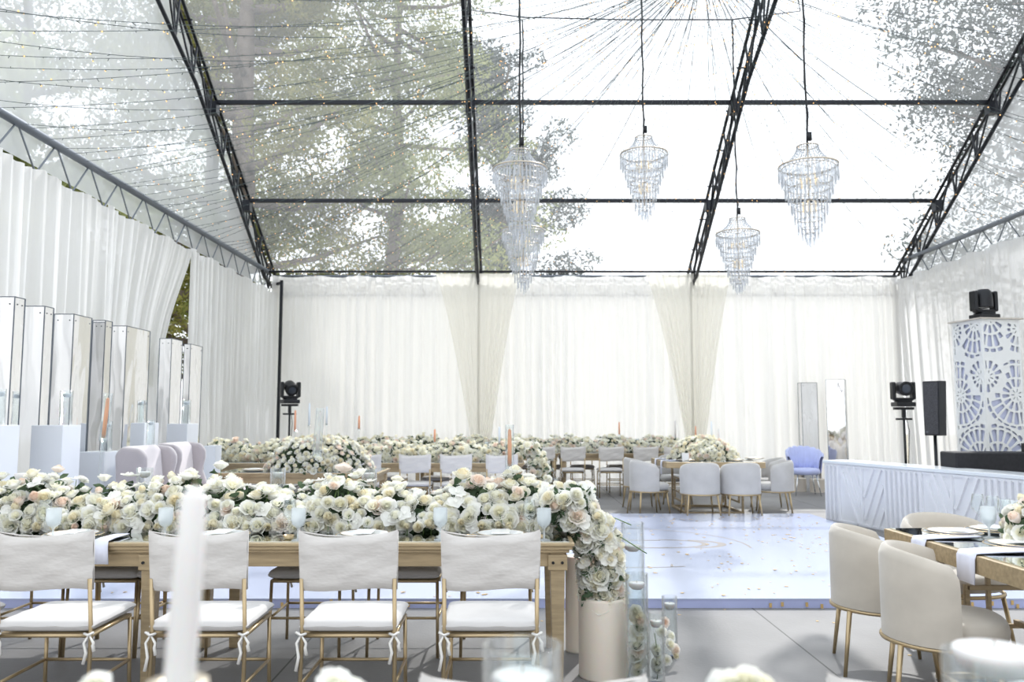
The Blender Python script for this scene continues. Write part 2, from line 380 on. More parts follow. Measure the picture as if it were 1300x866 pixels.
def swag(xt0, xt1, xb0, xb1, label, seed):
    def e(xt, xb, yb=565):
        X0 = DY(xt, 352, YB-.35).x; X1 = DY(xb, yb, YB-.35).x
        def f(t):
            s = min(1, t*1.18); s2 = s**.80
            return Vector((X0+(X1-X0)*s2, YB-.36, 0))
        return f
    curtain('draped_curtain', e(xt0, xb0), e(xt1, xb1), .02, ZE-.02, label, M['swag'], 6.0, .035, 18, seed, Vector((0,-1,0)))['group'] = 'cream drapes gathered at the tent posts'
swag(553, 608, 601, 610, 'cream drape pulled right to the left inner post', 11)
swag(608, 661, 609, 621, 'cream drape pulled left to the left inner post', 12)
swag(819, 880, 874, 884, 'cream drape pulled right to the right inner post', 13)
swag(880, 929, 883, 894, 'cream drape pulled left to the right inner post', 14)
XC = XL+.14
YG = -XC*F/415.
curtain('sheer_curtain', lambda t: Vector((XC, 1.2, 0)), lambda t: Vector((XC, 9.7, 0)), .02, ZE-.40, 'long white sheer curtain on the left side behind the mirrored pillars', M['curtain'], 4.2, .075, 14, 5, Vector((1,0,0)), .05)
curtain('sheer_curtain', lambda t: Vector((XC, 9.7, 0)), lambda t: Vector((XC, YG+.1-.95*math.sin(PI*min(1, t*1.02))**1.25, 0)), .02, ZE-.40, 'white sheer curtain with its edge pulled aside at the dark gap on the left', M['curtain'], 5.0, .06, 14, 15, Vector((1,0,0)), .05)
curtain('sheer_curtain', lambda t: Vector((XC, YG+.05, 0)), lambda t: Vector((XC, YB-.25, 0)), .02, ZE-.38, 'sunlit white sheer curtain on the left side next to the back corner', M['curtain'], 4.4, .07, 14, 6, Vector((1,0,0)), .05)
curtain('sheer_curtain', lambda t: Vector((XR-.14, YB-.28-.28*t, 0)), lambda t: Vector((XR-.14, 3.0, 0)), .02, ZE-.12, 'long white sheer curtain on the right side behind the lattice column', M['curtain'], 4.4, .075, 14, 8, Vector((-1,0,0)), .05)
# ------------------------------------------------------------ outside trees
def leaves(blobs, n, size, m, name, parent, seed):
    rs = np.random.RandomState(seed); wts = np.array([bb[3]*bb[4]*bb[5] for bb in blobs]) ** .8; wts /= wts.sum()
    idx = rs.choice(len(blobs), n, p=wts); B = np.array(blobs)
    d = rs.normal(size=(n,3)); d /= np.linalg.norm(d, axis=1)[:,None]; rad = rs.uniform(.25, 1, n)**.5
    c = B[idx,:3]+d*rad[:,None]*B[idx,3:6]
    # clump into twigs
    a = rs.normal(size=(n,3)); a /= np.linalg.norm(a, axis=1)[:,None]; bb = np.cross(a, rs.normal(size=(n,3))); bb /= np.linalg.norm(bb, axis=1)[:,None]
    s = rs.uniform(.5, 1.3, n)[:,None]*size
    V = np.stack([c-a*s, c+bb*s*.35, c+a*s, c-bb*s*.35], 1).reshape(-1,3)
    me = bpy.data.meshes.new(name); me.vertices.add(4*n); me.vertices.foreach_set('co', V.ravel())
    me.loops.add(4*n); me.loops.foreach_set('vertex_index', np.arange(4*n)); me.polygons.add(n)
    me.polygons.foreach_set('loop_start', np.arange(n)*4); me.polygons.foreach_set('loop_total', np.full(n, 4)); me.materials.append(m); me.update(calc_edges=True)
    o = bpy.data.objects.new(name, me); COL.objects.link(o); o.parent = parent; return o
def tree(x, y, h, crown, label, m, n, size, seed, lean=0.0, r=.3, zlow=.3, density=16, group=None, front=False):
    rr = random.Random(seed); t = thing('tree', label, 'tree', (x, y, -.11), 0, group or 'trees outside the tent')
    tr = MB(); pts = [(lean*(k/7)**1.3*h + .15*math.sin(k*1.7+seed), .2*math.cos(k*1.3), h*k/7.) for k in range(8)]
    tr.tube(pts, [r*(1-.11*k) for k in range(8)], 10); tr.obj('trunk', M['bark'], t, True)
    br = MB(); blobs = []
    for k in range(density):
        u = zlow+(1-zlow)*k/(density-1); base = Vector(pts[min(7, int(u*7))]).lerp(Vector(pts[min(7, int(u*7)+1)]), u*7-int(u*7))
        a = rr.uniform(0, 6.28); L = crown*rr.uniform(.45, 1)*(1.15-.55*u)
        tip = base+Vector((math.cos(a)*L, math.sin(a)*L, L*rr.uniform(.1, .5)))
        mid = base.lerp(tip, .5)+Vector((0, 0, -.2))
        br.tube([base, mid, tip], [r*.28, r*.18, r*.06], 6)
        for q in (.45, .75, 1.0):
            for _ in range(3):
                p = base.lerp(tip, q)+Vector((rr.uniform(-1,1), rr.uniform(-1,1), rr.uniform(-.6,.8)))*crown*.22
                s = crown*rr.uniform(.10, .2)
                if front and abs(p.x-base.x) < 1.5 and p.y < .3: continue
                blobs.append((p.x, p.y, p.z, s*1.2, s*1.2, s*.75))
    br.obj('branches', M['bark'], t, True)
    leaves(blobs, n, size, m, 'crown', t, seed)
tree(-8.2, 24, 19, 5.6, 'large pine with a thick grey trunk behind the left roof bay', M['pine'], 85000, .085, 3, .02, .55, .12, 40, front=True)
tree(-13.2, 22.0, 16, 4.8, 'pine at the far left beyond the left gable', M['pine'], 60000, .09, 5, -.03, .3, .15, 30)
tree(-3.9, 26, 17, 4.4, 'yellow-green tree right of the thick pine trunk', M['oak'], 62000, .085, 8, .02, .3, .15, 42)
tree(-10.5, 27.5, 19, 5.0, 'tall tree between the pines, further back', M['oak'], 48000, .10, 9, .03, .35, .15, 36)
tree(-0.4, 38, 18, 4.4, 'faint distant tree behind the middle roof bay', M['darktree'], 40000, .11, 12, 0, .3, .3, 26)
tree(15.6, 21, 17, 6.0, 'dark grey tree behind the right roof bay', M['darktree'], 95000, .09, 21, .0, .4, .1, 42)
tree(12.6, 14.0, 13, 3.6, 'dark grey tree outside the right gable', M['darktree'], 34000, .10, 22, .04, .3, .3, 22)
tree(-9.2, 13.2, 7, 3.0, 'low dark tree outside the gap in the left curtains', M['oak'], 24000, .10, 31, .0, .22, .1, 16)
# ------------------------------------------------------------ fairy lights
HUB = DY(893, -45, 9.6)
rr = random.Random(3)
ends = []
for k in range(46): ends.append((XL+.05, 4.0+12.6*(k/46)**.9, ZE+.02, 'left'))
for k in range(62): ends.append((XL+.1+(XR-XL-.2)*(k+.5)/62, YB-.06, ZE-.02, 'back'))
for k in range(38): ends.append((XR-.05, 16.6-11.5*(k/38), ZE+.25, 'right'))
M['fairywire'] = mat('dark_green_wire', (.05,.07,.07), .5)
M['bulb'] = mat('warm_bulb', (.5,.30,.10), .4, 0, Emission_Color=(1,.55,.2,1), Emission_Strength=1.4)
for (x, y, z, side) in ends:
    E = Vector((x, y, z))+Vector((0, rr.uniform(-.12,.12) if side != 'back' else 0, 0)); L = (E-HUB).length; sag = rr.uniform(.25, .75)
    c = MB(); n = 22; P = []
    hb = HUB+Vector((rr.uniform(-.05,.05), rr.uniform(-.05,.05), rr.uniform(-.05,.05)))
    for k in range(n+1):
        u = k/n; p = hb.lerp(E, u); p.z -= sag*4*u*(1-u); P.append(p-hb)
    c.tube(P, .0032, 3, False)
    bm = MB(); nb = int(L/.13)
    for k in range(3, nb):
        u = k/nb; p = hb.lerp(E, u)-hb; p.z -= sag*4*u*(1-u)
        q = Vector((rr.uniform(-1,1), rr.uniform(-1,1), rr.uniform(-1,.4)))*.022
        bm.mi = 0; bm.bar(p, p+q, .0045)
        if k % 4 == 0: bm.mi = 1; bm.box(p+q, (.009,.009,.009))
    o = c.obj('fairy_light_string', M['fairywire']); o.location = hb
    tag(o, f'thin dark fairy light string fanning from the roof hub to the {side} side', 'string lights', f'fairy light strings to the {side} side')
    q = bm.obj('bulb_row', [M['fairywire'], M['bulb']], o); q['kind'] = 'stuff'
# ============================================================ DANCE FLOOR
c0 = GZ(1027, 652, .07); YN = GZ(650, 760, .07).y; XD0, XD1 = -4.1, c0.x; YD1 = c0.y
t = thing('dance_floor', 'raised white glossy dance floor with lavender skirt and grey monogram', 'dance floor', ((XD0+XD1)/2, (YN+YD1)/2, 0))
cx, cy = t.location.x, t.location.y; w, d = XD1-XD0, YD1-YN
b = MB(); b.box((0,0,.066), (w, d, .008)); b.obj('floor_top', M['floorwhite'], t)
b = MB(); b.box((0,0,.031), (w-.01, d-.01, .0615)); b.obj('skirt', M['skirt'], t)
def ring(b, cx, cy, r0, r1, a0, a1, n=48, z=.0706, sx=1):
    P = []
    for k in range(n+1):
        a = a0+(a1-a0)*k/n; P.append([Vector((cx+sx*r0*math.cos(a), cy+r0*math.sin(a), z)), Vector((cx+sx*r1*math.cos(a), cy+r1*math.sin(a), z))])
    b.grid(P)
q = GZ(950, 692, .07); ccx, ccy = 1.15, q.y-.0
b = MB(); R0 = q.x-ccx
ring(b, ccx-cx, ccy-cy, R0-.03, R0, -PI*.05, PI*.62)
ring(b, ccx-cx, ccy-cy, R0-.03, R0, PI*.8, PI*1.6)
p = GZ(878, 690, .07); u = GZ(800, 685, .07); l = GZ(800, 696, .07); rD = (u.y-l.y)/2
my = (u.y+l.y)/2; ex = p.x-rD
ring(b, ex-cx, my-cy, rD-.05, rD, -PI/2, PI/2, 24, sx=1.6)
b.box(((ex-.55)-cx, u.y-.06-cy, .0708), (1.1, .055, .0012)); b.box(((ex-.55)-cx, l.y+.025-cy, .0708), (1.1, .055, .0012))
p = GZ(922, 693, .07)
ring(b, p.x-rD*1.4-cx, my-.02-cy, rD-.06, rD, -PI*.45, PI*.42, 24, sx=1.5)
b.obj('monogram', M['mono'], t)
rc = random.Random(4); b = MB()
for k in range(900):
    x = rc.uniform(XD0+.1, XD1-.05); y = YN+.05+(YD1-YN-.1)*rc.random()
    if rc.random() > .35+.65*max(0, (x-1)/3): continue
    s = rc.uniform(.012, .028); b.box((x, y, .0735+rc.uniform(0,.004)), (s, s*1.3, .001), rc.uniform(0, 3))
for k in range(26):
    x = rc.uniform(-3.5, XD1); s = .02
    b.box((x, YN-.004, rc.uniform(.012, .055)), (s, .002, s*1.6))
for k in range(24):
    b.box((rc.uniform(-2, 3.5), YN-rc.uniform(.05, 1.2)**1.5, .002), (.015, .022, .001), rc.uniform(0,3))
tag(b.obj('gold_confetti', M['confetti']), 'scattered gold foil confetti on the dance floor', 'confetti', None, 'stuff')
# ============================================================ BANQUET CHAIR (faces +Y, origin under back plane)
def make_chair():
    t = thing('banquet_chair', '', 'chair')
    W, D = .205, .385
    def leg(x, y0, y1, z1):
        b = MB(); b.tube([(x*1.03, y0, 0), (x, y1, .44), (x, y1+(.0 if z1 < .5 else -.033), z1)], .0095, 8); b.obj('leg', M['gold'], t, True)
    for s in (-1, 1):
        leg(s*W, -.02, .0, .69); leg(s*W*.98, D+.015, D, .44)
    b = MB()
    for z in (.437,):
        for s in (-1, 1): b.tube([(s*W, 0, z), (s*W*.98, D, z)], .0095, 8)
        b.tube([(-W, 0, z), (W, 0, z)], .0095, 8); b.tube([(-W, D, z), (W, D, z)], .0095, 8); b.box((0, D/2, z+.004), (2*W, D, .01))
    b.obj('seat_frame', M['gold'], t, True)
    b = MB()
    for s in (-1, 1): b.tube([(s*W*1.01, -.01, .225), (s*W, D+.005, .225)], .008, 6)
    b.tube([(-W*1.01, -.01, .225), (W*1.01, -.01, .225)], .008, 6); b.tube([(-W, D+.005, .225), (W, D+.005, .225)], .008, 6)
    b.obj('stretcher', M['gold'], t, True)
    # cushion
    P = []; n = 14
    b = MB()
    def cush(sign):
        G = []
        for i in range(n+1):
            row = []
            for j in range(n+1):
                u, v = math.sin((i/n-.5)*PI)**1, math.sin((j/n-.5)*PI)
                ex = max(0, (1-abs(u)**14)*(1-abs(v)**14))
                h = .026*ex**.4+.008*(1-u*u)*(1-v*v)
                wr = .0025*math.sin(9*u+3*v)*math.sin(7*v)
                row.append(Vector((u*(W+.012), D/2+.01+v*(D/2+.022), .478+sign*h+(wr if sign > 0 else 0))))
            G.append(row)
        if sign < 0: G = G[::-1]
        b.grid(G)
    cush(1); cush(-1); cu = b.obj('seat_cushion', M['seat'], t, True)
    # backrest cover : slightly puffed sheet with pointed top corners
    b = MB()
    for sign in (1, -1):
        G = []
        for i in range(19):
            row = []
            for j in range(13):
                u, v = i/18*2-1, j/12
                x = u*(.213+.006*v)
                top = .880+.020*abs(u)**7-.006*math.cos(u*2.5)
                z = .638+.006*math.sin(3*u)+(top-.638)*v
                e = max(0, (1-abs(u)**16)*(1-(2*v-1)**10))
                y = -.014-.028*v+sign*(.013+.008*e)*(1 if abs(u) < .999 and 0 < v < 1 else .35)+.0022*math.sin(11*v+3*u)+.0018*math.sin(17*(v-u*.4))
                row.append(Vector((x, y, z)))
            G.append(row)
        b.grid(G if sign < 0 else G[::-1])
    bk = b.obj('backrest', M['linen'], t, True)
    b = MB(); b.tube([(-.219, -.04, .896), (-.1, -.042, .878), (0, -.042, .874), (.1, -.042, .878), (.219, -.04, .896)], .0035, 5)
    for s in (-1, 1): b.tube([(s*.219, -.04, .896), (s*.214, -.013, .64)], .0035, 5)
    b.obj('piping', M['linen'], bk, True)
    for s, L in ((-1, .15), (1, .12)):
        b = MB()
        b.tube([(s*(W+.01), -.012, .45), (s*(W+.022), -.02, .455), (s*W, -.026, .445), (s*(W-.02), -.02, .45), (s*W, -.014, .44)], .006, 5)
        for dx, LL in ((-.012, L), (.016, L*.55)):
            b.tube([(s*W, -.018, .445), (s*W+dx*1.5, -.024, .41), (s*W+dx+.004, -.022, .44-LL*.6), (s*W+dx*1.6, -.02, .44-LL)], [.004,.006,.007,.008], 5)
        b.obj('tie', M['cord'], t, True)
    return t
CH = make_chair(); ch_used = [False]
def banquet(x, y, rz, label, group, z=0):
    if not ch_used[0]:
        ch_used[0] = True; CH.location = (x, y, z); CH.rotation_euler = (0,0,rz); CH['label'] = label; CH['group'] = group; return CH
    return dup(CH, (x, y, z), rz, label, group)
def xat(px, s): return (px-650)/s
YT0, YT1 = 4.32, 5.30     # near long table depth range
for px, lb in ((-110, 'near side covered gold chair mostly cut by the left frame edge'), (70, 'leftmost complete white covered gold chair, seen from behind at the long table'), (261, 'white covered gold chair behind the tall white candle, at the long table'), (447, 'second from right of the white covered chairs seen from behind at the long table'), (623.5, 'rightmost white covered chair seen from behind, nearest the fat cream candle')):
    banquet(xat(px, 280), 3.77, 0, lb, 'near side chairs of the long table')
yo = YT1+.08
for k, px in enumerate((42, 134, 224, 390, 513, 630)):
    banquet((px-650)*4.92/1050, yo, PI, f'white cushioned gold chair beyond the long table, {ORD[k]} from the left', 'far side chairs of the long table')
# ============================================================ FARM TABLE (long, mirrored top)
def farm_table(x0, x1, y0, y1, label, group=None, z=.765, lod=0):
    t = thing('banquet_table', label, 'table', ((x0+x1)/2, (y0+y1)/2, 0), 0, group); w, d = x1-x0, y1-y0
    b = MB(); b.box((0,0,z-.016), (w, d, .018)); b.box((0,0,z-.034), (w-.02, d-.02, .02)); b.box((0,0,z-.052), (w-.05, d-.05, .018)); b.obj('tabletop', M['goldwood'], t, bevel=.004)
    b = MB(); b.box((0,0,z-.0045), (w-.05, d-.05, .005)); b.obj('mirror_top', M['mirror'], t)
    b = MB()
    for s in (-1, 1): b.box((0, s*(d/2-.07), z-.098), (w-.12, .025, .075)); b.box((s*(w/2-.07), 0, z-.098), (.025, d-.12, .075))
    b.obj('apron', M['goldwood'], t, bevel=.003)
    for sx in (-1, 1):
        for sy in (-1, 1):
            b = MB(); X, Y = sx*(w/2-.085), sy*(d/2-.085); a, c = .038, .026; zt = z-.062
            b.add([(X-c,Y-c,0),(X+c,Y-c,0),(X+c,Y+c,0),(X-c,Y+c,0),(X-a,Y-a,zt-.09),(X+a,Y-a,zt-.09),(X+a,Y+a,zt-.09),(X-a,Y+a,zt-.09),(X-a,Y-a,zt),(X+a,Y-a,zt),(X+a,Y+a,zt),(X-a,Y+a,zt)],
                  [(3,2,1,0),(0,1,5,4),(1,2,6,5),(2,3,7,6),(3,0,4,7),(4,5,9,8),(5,6,10,9),(6,7,11,10),(7,4,8,11),(8,9,10,11)])
            b.box((X, Y, zt-.05), (.10, .10, .08)); b.obj('leg', M['goldwood'], t, bevel=.004)
    bo = MB()
    for sx in (-1, 1):
        for q in (-.02, .02): bo.lathe([(0,0),(.008,0),(.008,.006),(0,.006)], 8, (sx*(w/2-.085)+q*1.2, -(d/2-.085)-.05, z-.112), Matrix.Rotation(PI/2, 4, 'X'))
    bo.obj('bolt', M['black'], t)
    return t
xr = GZ(730, 689, .765).x; xm = GZ(205, 689, .765).x
xl2 = xm-.01
farm_table(xm, xr, YT0, YT1, 'gold wooden long table with mirrored top at the centre front', 'long tables in front')
farm_table(xm-2.05, xm-.01, YT0, YT1, 'gold wooden long table with mirrored top running out of the left edge', 'long tables in front')
# ============================================================ FLOWERS
def rose_mesh(name, kind, m, seed, lod=0):
    core = M[m.name.replace('petal', 'core')]; mats = [m, core]
    rr = random.Random(seed); b = MB()
    if kind == 'orchid':
        for L, (npet, rad, tilt) in enumerate(((3, 1.0, .15), (2, 1.1, .1), (3, .35, .9))):
            for k in range(npet):
                a = 2*PI*k/npet+L*.55+.3; G = []
                for i in range(5):
                    u = i/4; wd = math.sin(PI*min(.97, .12+.8*u))*rad*.52; row = []
                    for j in range(5):
                        v = j/2-1; r = u*rad; row.append(Vector((r*math.cos(a)-wd*v*math.sin(a), r*math.sin(a)+wd*v*math.cos(a), tilt*r+.16*abs(v)**2*u+.1)))
                    G.append(row)
                b.grid(G)
        return b.mesh(name, mats)
    layers = {'rose': [(2,.16,.92,.0),(3,.24,.86,.03),(3,.36,.80,.10),(4,.52,.72,.24),(5,.70,.58,.40),(5,.90,.40,.62)],
              'peony': [(3,.2,.62,.05),(5,.34,.62,.2),(6,.5,.58,.35),(7,.7,.5,.5),(7,.92,.34,.7)],
              'lisianthus': [(3,.22,.75,.15),(5,.55,.78,.5),(5,.85,.62,.85)],
              'bud': [(2,.2,1.1,.0),(3,.3,1.05,.05),(4,.42,.95,.12),(4,.55,.7,.28)]}[kind]
    if lod: layers = [l for i, l in enumerate(layers) if i % 2 == len(layers) % 2 or i == len(layers)-1]
    nu, nv = (3, 3) if lod else (4, 5)
    for li, (npet, rad, hgt, openn) in enumerate(layers):
        b.mi = 1 if li < len(layers)*.55 else 0
        off = rr.uniform(0, 6.28)
        for k in range(npet):
            a0 = off+2*PI*k/npet+rr.uniform(-.12,.12); wa = (2*PI/npet)*.66; rk = rad*rr.uniform(.93,1.07); hk = hgt*rr.uniform(.94,1.05); G = []
            for i in range(nv):
                v = i/(nv-1); row = []
                for j in range(nu+1):
                    u = j/nu*2-1; ww = wa*(.55+.45*math.sin(PI*min(1, .25+.6*v)))
                    a = a0+u*ww
                    r = rk*(.30+.70*math.sin(v*PI/2)**.8)*(1+openn*.35*max(0, v-.55)*(1-.5*u*u)/.45)
                    z = -.35*(1-v)*rk+hk*v*(1-.14*u*u*v)-openn*.55*max(0, v-.6)**1.2*(1-.3*u*u)
                    if v == 1: r *= 1+.05*math.sin(5*u+k)
                    row.append(Vector((r*math.cos(a), r*math.sin(a), z-.25)))
                G.append(row)
            b.grid(G)
    return b.mesh(name, mats)
FL = {}
for lod in (0, 1):
    FL[lod] = []
    for i, (kind, mm, wgt) in enumerate((('rose','petal_white',6),('rose','petal_cream',3),('peony','petal_white',5),('rose','petal_blush',.9),('lisianthus','petal_white',3),('peony','petal_blush',.7),('bud','petal_cream',2),('bud','petal_blush',.5))):
        if kind == 'bud': kn = 'rose_bud'
        else: kn = kind
        FL[lod].append((kn, rose_mesh(f'{kn}_{mm}_{lod}', kind, M[mm], 40+i, lod), wgt))
ORCH = ('orchid', rose_mesh('orchid_mesh', 'orchid', M['petal_white'], 5), 1)
def arr_from_mesh(me):
    v = np.zeros(len(me.vertices)*3); me.vertices.foreach_get('co', v); f = [tuple(p.vertices) for p in me.polygons]; return v.reshape(-1,3), f, [p.material_index for p in me.polygons]
ARR = {}
def flowers(root, pts, lod, nmax=95, seed=0, pick=None, stuffname='small_blooms', rng=(.8, 1.15)):
    """pts: list of (pos, normal, radius, priority); first nmax by priority become parts, the rest one stuff mesh"""
    rr = random.Random(seed); tot = sum(f[2] for f in FL[lod]); pts = sorted(pts, key=lambda p: -p[3]); sb = MB()
    for i, (p, nrm, r, _) in enumerate(pts):
        x = rr.uniform(0, tot); 
        for f in FL[lod]:
            x -= f[2]
            if x <= 0: break
        if pick and rr.random() < .14: f = ORCH
        n = (Vector(nrm).normalized()+Vector((rr.uniform(-.3,.3), rr.uniform(-.3,.3), rr.uniform(-.2,.3)))).normalized()
        s = r*rr.uniform(*rng); q = n.to_track_quat('Z', 'Y') @ Euler((0,0,rr.uniform(0,6.28))).to_quaternion()
        if i < nmax:
            o = bpy.data.objects.new(f[0], f[1]); COL.objects.link(o); o.parent = root; o.location = p; o.rotation_mode = 'QUATERNION'; o.rotation_quaternion = q; o.scale = (s,s,s)
        else:
            if f[1].name not in ARR: ARR[f[1].name] = arr_from_mesh(f[1])
            v, fc, mm_ = ARR[f[1].name]; mi = {'petal_white':0,'petal_cream':1,'petal_blush':2}[f[1].materials[0].name]
            Mx = Matrix.LocRotScale(Vector(p), q, Vector((s,s,s))); A = np.array(Mx)
            sb.add((v@A[:3,:3].T+A[:3,3]).tolist(), fc); sb.m[-len(fc):] = [mi+3*q_ for q_ in mm_]
    if sb.v:
        o = sb.obj(stuffname, [M['petal_white'], M['petal_cream'], M['petal_blush'], M['core_white'], M['core_cream'], M['core_blush']], root, True); o['kind'] = 'stuff'
def foliage(root, pts, n, size, seed, spread=.05, name='foliage', m='leaf'):
    rs = random.Random(seed); b = MB()
    for k in range(n):
        p, nrm = rs.choice(pts)[:2]; p = Vector(p)+Vector((rs.uniform(-1,1), rs.uniform(-1,1), rs.uniform(-1,1)))*spread-Vector(nrm).normalized()*spread*.5
        a = Vector((rs.uniform(-1,1), rs.uniform(-1,1), rs.uniform(-.7,1))).normalized(); c = a.cross(Vector((rs.uniform(-1,1), rs.uniform(-1,1), rs.uniform(-1,1)))).normalized(); s = size*rs.uniform(.6,1.3)
        nn = a.cross(c)*s*.18
        b.add([p-a*s, p-a*s*.2+c*s*.5+nn, p+a*s*.6+c*s*.38+nn, p+a*s, p+a*s*.6-c*s*.38+nn, p-a*s*.2-c*s*.5+nn], [(0,1,2,3),(0,3,4,5)])
    o = b.obj(name, M[m], root, True); o['kind'] = 'stuff'; return o
def stems(root, pts, n, seed, dn=.12):
    rs = random.Random(seed); b = MB()
    for k in range(n):
        p, nrm = rs.choice(pts)[:2]; p = Vector(p); b.tube([p, p-Vector((rs.uniform(-.02,.02), rs.uniform(-.02,.02), dn*.6)), p-Vector((rs.uniform(-.03,.03), rs.uniform(-.03,.03), dn))], .002, 4)
    b.obj('stems', M['stem'], root, True)['kind'] = 'stuff'
def runner_pts(x0, x1, ry, rh, n, r, seed, tuft=.05):
    """half-elliptic mound along x, local coords: y centred, z from 0; camera side (−y) gets priority"""
    rs = random.Random(seed); out = []
    for k in range(n):
        x = x0+(x1-x0)*((k+.5)/n)+rs.uniform(-.03,.03); a = [-.05, .22, .45, .68, .95, 1.2, 1.5, 1.85, 2.4, 2.9][k*7 % 10]+rs.uniform(-.1,.1)
        bumpy = 1+.16*math.sin(x*7.3+seed)+.10*math.sin(x*17)+rs.uniform(-.10, tuft*4)*(1 if rs.random() < .7 else 2)
        y = -math.cos(a)*ry*(1+rs.uniform(-.06,.06)); z = max(.03, math.sin(max(a,.06))*rh*bumpy)
        nrm = (rs.uniform(-.2,.2), -math.cos(a)*1.0, math.sin(a)*.8+.15)
        out.append(((x, y, z), nrm, r, -y*1+z*.6+rs.uniform(0,.05)))
    return out
# main runners on the long tables
YC = 4.93
def runner(x0, x1, label, n, seed, nmax=98):
    t = thing('flower_runner', label, 'flowers', ((x0+x1)/2, YC, .765), 0, 'white flower runners on the long tables'); L = (x1-x0)/2
    P = runner_pts(-L, L, .27, .225, n, .043, seed); flowers(t, P, 0, nmax, seed, pick=True, rng=(.7, 1.25)); 
    inner = [((p[0], p[1]*.86, p[2]*.82), nn) for p, nn, _, _ in P]; foliage(t, inner, n*9, .032, seed, .045); stems(t, P, n//3, seed)
    return t
farL = XL+.9
runner(xm-2.0, xm+.0, 'white rose runner on the mirrored long table at the left frame edge', 330, 71)
runner(xm+.02, xr-.05, 'white and blush rose runner on the central mirrored long table', 345, 72)
# cascade off the right table end
t = thing('flower_cascade', 'white rose cascade spilling over the right end of the long table', 'flowers', (xr+.03, YC-.08, .765))
P = []; rs = random.Random(5)
for k in range(210):
    u = (k+.5)/210; a = rs.uniform(-1.9, 1.9)
    Zc = .20-.62*u**1.05; cxx = .045+.10*math.sin(min(1, u*1.1)*PI/2); rad = (.125-.025*u)*rs.uniform(.85,1.1)
    if Zc > -.02: cxx -= .10*(Zc+.02)/.2; rad *= 1.05
    P.append(((cxx+rad*math.sin(a), -.22-rad*math.cos(a)*.8, Zc+rs.uniform(-.02,.03)), (math.sin(a)*.9, -math.cos(a), .35), .044, math.cos(a)))
P = [p for p in P if not (p[0][0] < .0 and p[0][2] < .0)]
for k in range(60):
    P.append(((rs.uniform(-.25,.12), rs.uniform(-.15,.2), rs.uniform(.02,.24)), (.3, -.6, .6), .044, .5))
flowers(t, P, 0, 98, 77, pick=True); foliage(t, [((max(.03, .1+(p[0][0]-.1)*.75) if p[0][2] < 0 else p[0][0]*.8, -.22+(p[0][1]+.22)*.7, p[0][2]-.02), p[1]) for p in P], 1700, .032, 78, .05)
b = MB(); b.tube([(.1,-.15,.02),(.25,-.25,-.02),(.38,-.28,-.10)], .003, 5); b.tube([(.1,-.1,.06),(.22,-.2,.08),(.30,-.26,.05)], .003, 5); b.obj('stems', M['stem'], t, True)
# ============================================================ TABLEWARE
TZ = .7635
def goblet(x, y, z, label, group, cut=True, s=1.0):
    b = MB(); pr = [(0,0),(.034,0),(.034,.003),(.006,.010),(.005,.055),(.010,.065),(.030,.080),(.038,.105),(.037,.165),(.0345,.165),(.0355,.107),(.028,.084),(0,.072)]
    if not cut: pr = [(0,0),(.033,0),(.033,.002),(.004,.008),(.0035,.085),(.012,.092),(.033,.115),(.036,.14),(.029,.20),(.0275,.20),(.034,.14),(.031,.117),(0,.095)]
    n = 24; b.lathe([(r*s, h*s) for r, h in pr], n)
    o = b.obj('water_goblet' if cut else 'wine_glass', M['glasscut'] if cut else M['glass'], None, True); o.location = (x, y, z)
    return tag(o, label, 'glass', group)
GP_ = None
for k, px in enumerate((77, 215, 383, 560, 690)):
    lb = ['pressed glass goblet behind the leftmost complete chair at the long table','pressed glass goblet left of the tall white candle on the long table','pressed glass goblet behind the left corner of the third complete chair','pressed glass goblet just left of the rightmost covered chair','pressed glass goblet near the right end of the long table'][k]
    goblet(xat(px, 240), 4.375+.02*(k % 2), TZ, lb, 'pressed goblets on the long table')
for k, px in enumerate((60, 232, 369, 672)):
    goblet(xat(px, 238), 4.46, TZ, ['slim clear wine glass among roses behind the leftmost complete chair','slim clear wine glass right beside the tall white candle','slim clear wine glass left of the third complete chair','slim clear wine glass above the rightmost covered chair'][k], 'clear wine glasses on the long table', False)
def place_setting(x, y, z, lb, group, rz=0, nap=True):
    t = thing('place_setting_plate', lb, 'plate', (x, y, z), rz, group)
    b = MB(); b.lathe([(0,0),(.10,0),(.150,.012),(.152,.015),(.148,.016),(.10,.006),(0,.006)], 36); b.obj('charger', M['glasscut'], t, True)
    b = MB(); b.lathe([(0,.007),(.085,.007),(.125,.020),(.127,.023),(.122,.023),(.085,.012),(0,.012)], 36); b.obj('plate', M['plate'], t, True)
    b = MB(); b.lathe([(.1265,.0215),(.1285,.0225),(.1265,.0245),(.1245,.0235)], 36, closed=True); b.lathe([(.150,.0135),(.153,.0150),(.150,.0170),(.147,.0160)], 36, closed=True); b.obj('rim', M['gold'], t, True)
    b = MB(); b.box((0,0,.03), (.10,.17,.004)); b.obj('menu_card', M['plate'], t, bevel=.002)
    return t
PS = None
def setting(x, y, z, lb, group, rz=0):
    global PS
    if PS is None: PS = place_setting(x, y, z, lb, group, rz); return PS
    return dup(PS, (x, y, z), rz, lb, group)
for k, px in enumerate((70, 261, 447, 623)):
    setting(xat(px, 242)+.05, 4.50, TZ, ['gold rimmed plate stack behind the leftmost complete chair','gold rimmed plate stack behind the chair with the tall white candle','gold rimmed plate stack behind the third complete chair from the left','gold rimmed plate stack behind the rightmost covered chair'][k], 'plates on the long table')
